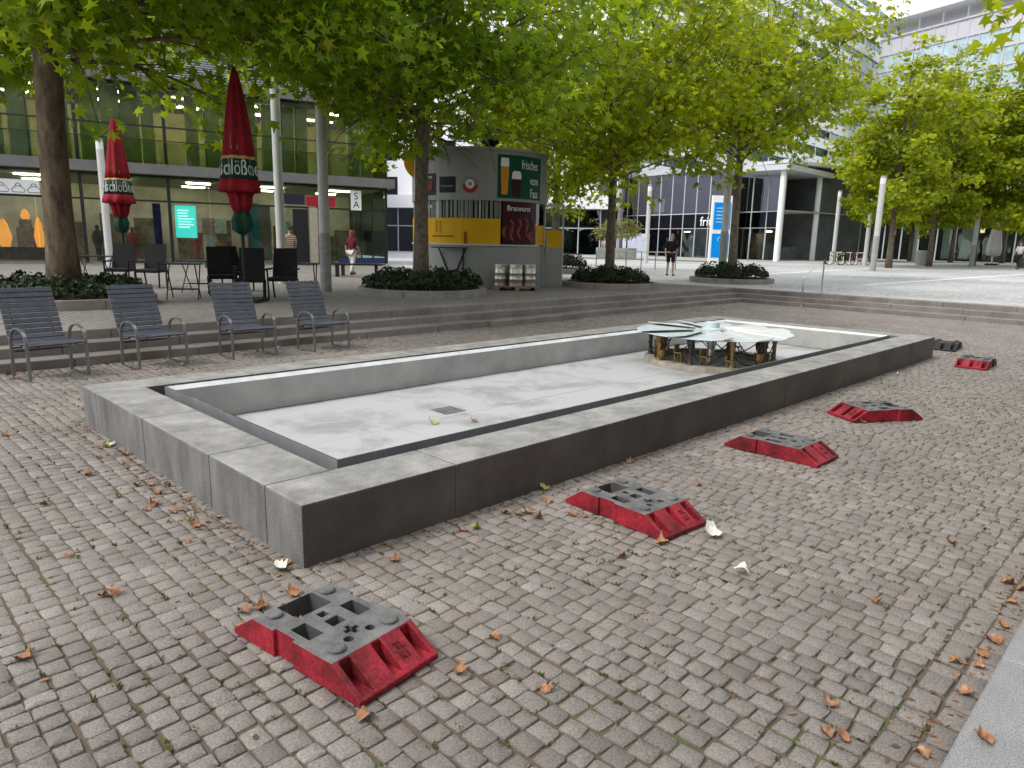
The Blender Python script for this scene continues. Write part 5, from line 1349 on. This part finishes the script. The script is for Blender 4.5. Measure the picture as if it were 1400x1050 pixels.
    ns = MB().add([(-.012*k, -.105*k, 1.635*k), (.012*k, -.105*k, 1.635*k), (0, -.135*k, 1.640*k), (0, -.108*k, 1.675*k)], [(0, 1, 2), (0, 2, 3), (1, 3, 2), (0, 3, 1)]).build('nose', SKIN, e)
    MB().add([(-.022*k, -.108*k, 1.612*k), (.022*k, -.108*k, 1.612*k), (.016*k, -.113*k, 1.604*k), (-.016*k, -.113*k, 1.604*k)], [(0, 1, 2, 3)]).build('mouth', mat('lips', (.28, .10, .09), .6), e)
    for s in (-1, 1): MB().lathe([(.004, -.03), (.014, -.005), (.016, .02), (.004, .032)], 8, c=(s*.083, .005)).build('ear', SKIN, e, (0, 0, 1.665*k))
    if bag: MB().box(-.10*k, .10*k, .10*k, .20*k, 1.0*k, 1.38*k).build('backpack', bag, e)
    return e
BLKC = mat('black_cloth', (.012, .013, .015), .85, var=.2); DKB = mat('dark_trousers', (.03, .032, .045), .85, var=.2); WHC = mat('white_trousers', (.55, .54, .50), .85, var=.1)
HAIRD = mat('hair_dark', (.03, .02, .015), .7); HAIRG = mat('hair_grey', (.22, .20, .17), .7); HAIRR = mat('hair_reddish', (.20, .07, .04), .7)
strm, n_, l_, b_ = nodes_of('striped_cloth'); tcx = n_.new('ShaderNodeTexCoord'); wv = n_.new('ShaderNodeTexWave'); wv.bands_direction = 'Z'; wv.inputs['Scale'].default_value = 4.2; wv.inputs['Distortion'].default_value = .3
rr = n_.new('ShaderNodeValToRGB'); rr.color_ramp.elements[0].color = (.30, .07, .05, 1); rr.color_ramp.elements[1].color = (.5, .42, .36, 1); rr.color_ramp.interpolation = 'CONSTANT'; rr.color_ramp.elements[1].position = .55
l_.new(tcx.outputs['Object'], wv.inputs['Vector']); l_.new(wv.outputs[0], rr.inputs[0]); l_.new(rr.outputs[0], b_.inputs['Base Color']); b_.inputs['Roughness'].default_value = .85; MATS['striped_cloth'] = strm
q = P(918, 31); person(q, face(q)+R(90)+.2, 1.80, 'person in black T-shirt and black shorts walking across the plaza', BLKC, BLKC, HAIRG, True, .10)
q = P(396, 27.5); person(q, face(q)-R(90)+.3, 1.74, 'person in a striped red top and dark trousers standing at the arcade door', strm, DKB, HAIRD, False, .06)
q = P(481, 27.0); person(q, face(q)-R(90)-.6, 1.66, 'person in white trousers and a dark red top walking past the bench', mat('maroon_top', (.10, .015, .025), .85, var=.3), WHC, HAIRR, False, .22, True)
q = P(826, 62); person(q, face(q)+R(90), 1.70, 'person in pale grey clothes standing by the small olive tree tubs', mat('pale_grey_cloth', (.42, .36, .34), .85), mat('grey_trousers', (.25, .25, .26), .85), HAIRD, False, .05)
q = P(1394, 45); person(q, face(q)+R(60), 1.70, 'person in a white top and dark trousers at the edge of the grove', mat('white_top', (.68, .68, .66), .85), DKB, HAIRD, False, .16)

# ================================================================== FALLEN LEAVES
def leaf_mesh(seed, curl, m):
    q = np.random.default_rng(seed); an = np.radians(np.arange(0, 360, 20)); lob = np.array([1.0, .78, .62, .76, .95, .74, .58, .70, .82, .6, .62, .6, .82, .70, .58, .74, .95, .78])[:18]
    rr_ = lob*.5*(1+q.normal(0, .08, 18)); pts = np.c_[rr_*np.cos(an), rr_*np.sin(an)]; inn = pts*.5
    V = np.vstack([[[0, 0]], inn, pts]); d = V[:, 0]**2*curl[0]+V[:, 1]**2*curl[1]+q.normal(0, .035, len(V))*np.r_[0, np.ones(36)]
    ax = V[:, 0]*curl[2]; V3 = np.c_[V[:, 0]*(1-.25*abs(curl[0])*np.abs(V[:, 0])), V[:, 1]*(1-.25*abs(curl[1])*np.abs(V[:, 1])), d+ax]
    V3[:, 2] -= V3[:, 2].min()
    F = [(0, 1+i, 1+(i+1) % 18) for i in range(18)]
    for i in range(18): a, b = 1+i, 1+(i+1) % 18; F += [(a, a+18, b+18), (a, b+18, b)]
    me = bpy.data.meshes.new('fallen_leaf'); me.from_pydata(V3.tolist(), [], F); me.materials.append(m); me.polygons.foreach_set('use_smooth', [True]*len(F)); return me
LB = mat('dry_leaf_orange', (.24, .105, .05), .8, var=.45, scale=40, c2=(.42, .23, .125)); LB2 = mat('dry_leaf_brown', (.22, .10, .05), .85, var=.3, scale=30, c2=(.34, .17, .09))
LP = mat('pale_leaf', (.62, .59, .50), .8, var=.2, scale=40); LY = mat('yellow_green_leaf', (.36, .34, .10), .7, var=.2, scale=30)
KINDS = {'o': (LB, 'curled orange-brown fallen leaf'), 'b': (LB2, 'dry dark brown fallen leaf'), 'w': (LP, 'pale bleached fallen leaf'), 'y': (LY, 'yellow-green fallen leaf')}
LMS = {k: [leaf_mesh(10*i+ord(k), c, KINDS[k][0]) for i, c in enumerate(((1.9, .5, .1), (.4, 2.2, .15), (1.4, 1.2, .25), (-1.1, 1.0, .1)))] for k in KINDS}
fall = [(8,595,'o'),(145,611,'y'),(152,609,'w'),(136,625,'o'),(172,621,'o'),(121,649,'o'),(186,664,'o'),(213,674,'o'),(163,678,'o'),(205,663,'b'),(230,664,'o'),(236,700,'o'),(200,697,'o'),(257,710,'y'),(268,719,'o'),(256,740,'o'),(297,707,'o'),(212,690,'b'),
 (140,814,'o'),(156,812,'b'),(381,777,'w'),(392,770,'o'),(402,812,'o'),(334,836,'o'),(328,860,'o'),(358,831,'o'),(628,918,'o'),(676,872,'o'),(745,943,'o'),(955,663,'o'),(861,632,'o'),(782,703,'o'),(798,706,'o'),(904,742,'o'),(973,733,'w'),(1012,784,'w'),
 (1136,962,'o'),(1131,1003,'o'),(1153,1009,'o'),(1307,905,'o'),(1377,796,'o'),(1383,824,'o'),(1372,856,'o'),(1359,876,'o'),(1343,897,'b'),(1338,912,'o'),(1319,947,'o'),(1260,1031,'o'),(1396,806,'b'),(1226,512,'w'),(1180,578,'w'),(1049,576,'o'),
 (632,724,'o'),(651,722,'y'),(690,701,'o'),(708,703,'o'),(722,700,'o'),(735,707,'o'),(745,669,'y'),(748,685,'o'),(541,766,'o'),(160,493,'w'),(179,495,'o'),(182,505,'o'),(233,490,'y'),(247,499,'w'),(146,497,'o'),(62,503,'o'),(12,512,'b'),(20,518,'o'),
 (345,470,'o'),(380,476,'w'),(352,480,'b'),(428,466,'o'),(455,471,'y'),(491,464,'w'),(544,457,'o'),(595,459,'w'),(1197,823,'b'),(500,980,'b'),(850,760,'o'),(1110,612,'b'),(1300,742,'o'),(94,760,'b'),(60,690,'o'),(30,900,'b')]
PLACE = {'o': 'setts', }
for i, (px, py, kd) in enumerate(fall):
    p = Gd(px, py, .006); big = py > 700
    o = bpy.data.objects.new('fallen_leaf', LMS[kd][i % 4]); link(o); s = random.uniform(.065, .10)*(1.6 if (px, py) in ((1012, 784), (973, 733), (381, 777)) else 1.)
    o.location = (p.x, p.y, .004); o.rotation_euler = (random.uniform(-.1, .1), random.uniform(-.1, .1), random.uniform(0, 6.28)); o.scale = (s, s, s)
    zone = 'by the slatted armchairs' if py < 530 and px < 640 else ('beside the short weathered side of the basin' if px < 415 and py < 760 else ('along the near granite step' if px > 1240 and py > 780 else ('beside the long dark side of the basin' if py < 780 else 'on the open setts')))
    tag(o, KINDS[kd][1]+' lying '+zone, 'leaf', KINDS[kd][1].replace('leaf', 'leaves ')+zone)
def one_leaf(p, kd, s, label, rot=None):
    o = bpy.data.objects.new('fallen_leaf', LMS[kd][1]); link(o); o.location = p; o.scale = (s, s, s); o.rotation_euler = rot or (.1, 0, 1.2); tag(o, label, 'leaf')
p = Gd(1346, 1013, .115); one_leaf((p.x, p.y, .118), 'o', .085, 'orange-brown fallen leaf lying on the near granite step')
p = Gd(592, 580, FZ); one_leaf((p.x, p.y, FZ+.003), 'y', .12, 'yellow-green fallen leaf lying on the basin floor')
p = Gd(648, 577, FZ); one_leaf((p.x, p.y, FZ+.003), 'o', .10, 'reddish fallen leaf lying on the basin floor')
one_leaf((-.31, -.50, .02), 'o', .11, 'orange-brown fallen leaf inside the square hole of the corner base plate')
one_leaf((hx0+1.36, hy, 1.295), 'o', .30, 'orange-brown leaf caught on the top of the handrail', (1.0, .4, .6))

# crumbs of dry leaf gathered along the steps and scattered over the setts
def litter():
    V = []; F = []; T = []; n0 = 0
    spots = []
    for _ in range(1500): x = rng.uniform(-2, 13); spots.append((x, y_step(0, x)-abs(rng.normal(0, .16))-.01))
    for _ in range(420): x = rng.uniform(0, 11); spots.append((x, -.01-abs(rng.normal(0, .05))))
    for _ in range(350): spots.append((-.01-abs(rng.normal(0, .10)), rng.uniform(0, 3.9)))
    for _ in range(900): spots.append((rng.uniform(-2, 12), rng.uniform(-2.6, 7)))
    for _ in range(420): spots.append((rng.uniform(-1, 6), -2.66+abs(rng.normal(0, .10))))
    for x, y in spots:
        if 0 < x < BL and 0 < y < BW: continue
        a = rng.uniform(0, 6.28); l_ = rng.uniform(.006, .022); w_ = l_*rng.uniform(.3, .7); c, s_ = math.cos(a), math.sin(a); h = rng.uniform(0, .008)
        for u, v, z in ((-l_, 0, .002), (0, -w_, .002+h), (l_, 0, .003), (0, w_, .002+h*.4)): V.append((x+u*c-v*s_, y+u*s_+v*c, z))
        F += [(n0, n0+1, n0+2), (n0, n0+2, n0+3)]; n0 += 4; T += [rng.random()*.85]*4
    return np_mesh('leaf_litter', np.array(V), np.array(F), leafmat('litter_brown', (.09, .05, .028), (.30, .17, .09), .1, (.4, .36, .28)), np.array(T))
o = bpy.data.objects.new('leaf_litter', litter()); link(o); o['kind'] = 'stuff'; o['label'] = 'crumbs of dry brown leaf litter along steps and basin foot'; o['category'] = 'leaf litter'
# ------------------------------------------------------------------ pieces of parts go one level deeper
RULES = {'base_plate': {'lettering': 'plate_body', 'knob': 'plate_body'}, 'closed_parasol': {'glass_print': 'canopy', 'gold_stripe': 'canopy', 'lettering': 'green_band', 'strap': 'gathered_cloth', 'hanging_hem': 'gathered_cloth'},
         'beer_keg': {'valve': 'keg_body', 'chime': 'keg_body'}, 'lamp_post': {'cap': 'lamp_head'}, 'person': {'eye': 'body', 'nose': 'body', 'mouth': 'body', 'ear': 'body'},
         'bicycle': {'saddle': 'frame', 'handlebar': 'frame'}, 'fountain_sculpture': {'blade': 'disc', 'hub': 'disc'}, 'beer_kiosk': {'emblem_centre': 'emblem_ring', 'roof_vent': 'roof', 'price_line': 'yellow_band', 'bar_shelf': 'table_bracket', 'poster_picture': 'poster'}}
for o in list(COL.objects):
    if o.parent is None and o.name.split('.')[0] in RULES:
        ru = RULES[o.name.split('.')[0]]; ch_ = list(o.children)
        for c in ch_:
            t = ru.get(c.name.split('.')[0])
            if t:
                tgt = [k for k in ch_ if k.name.split('.')[0] == t]
                if tgt: c.parent = tgt[0]
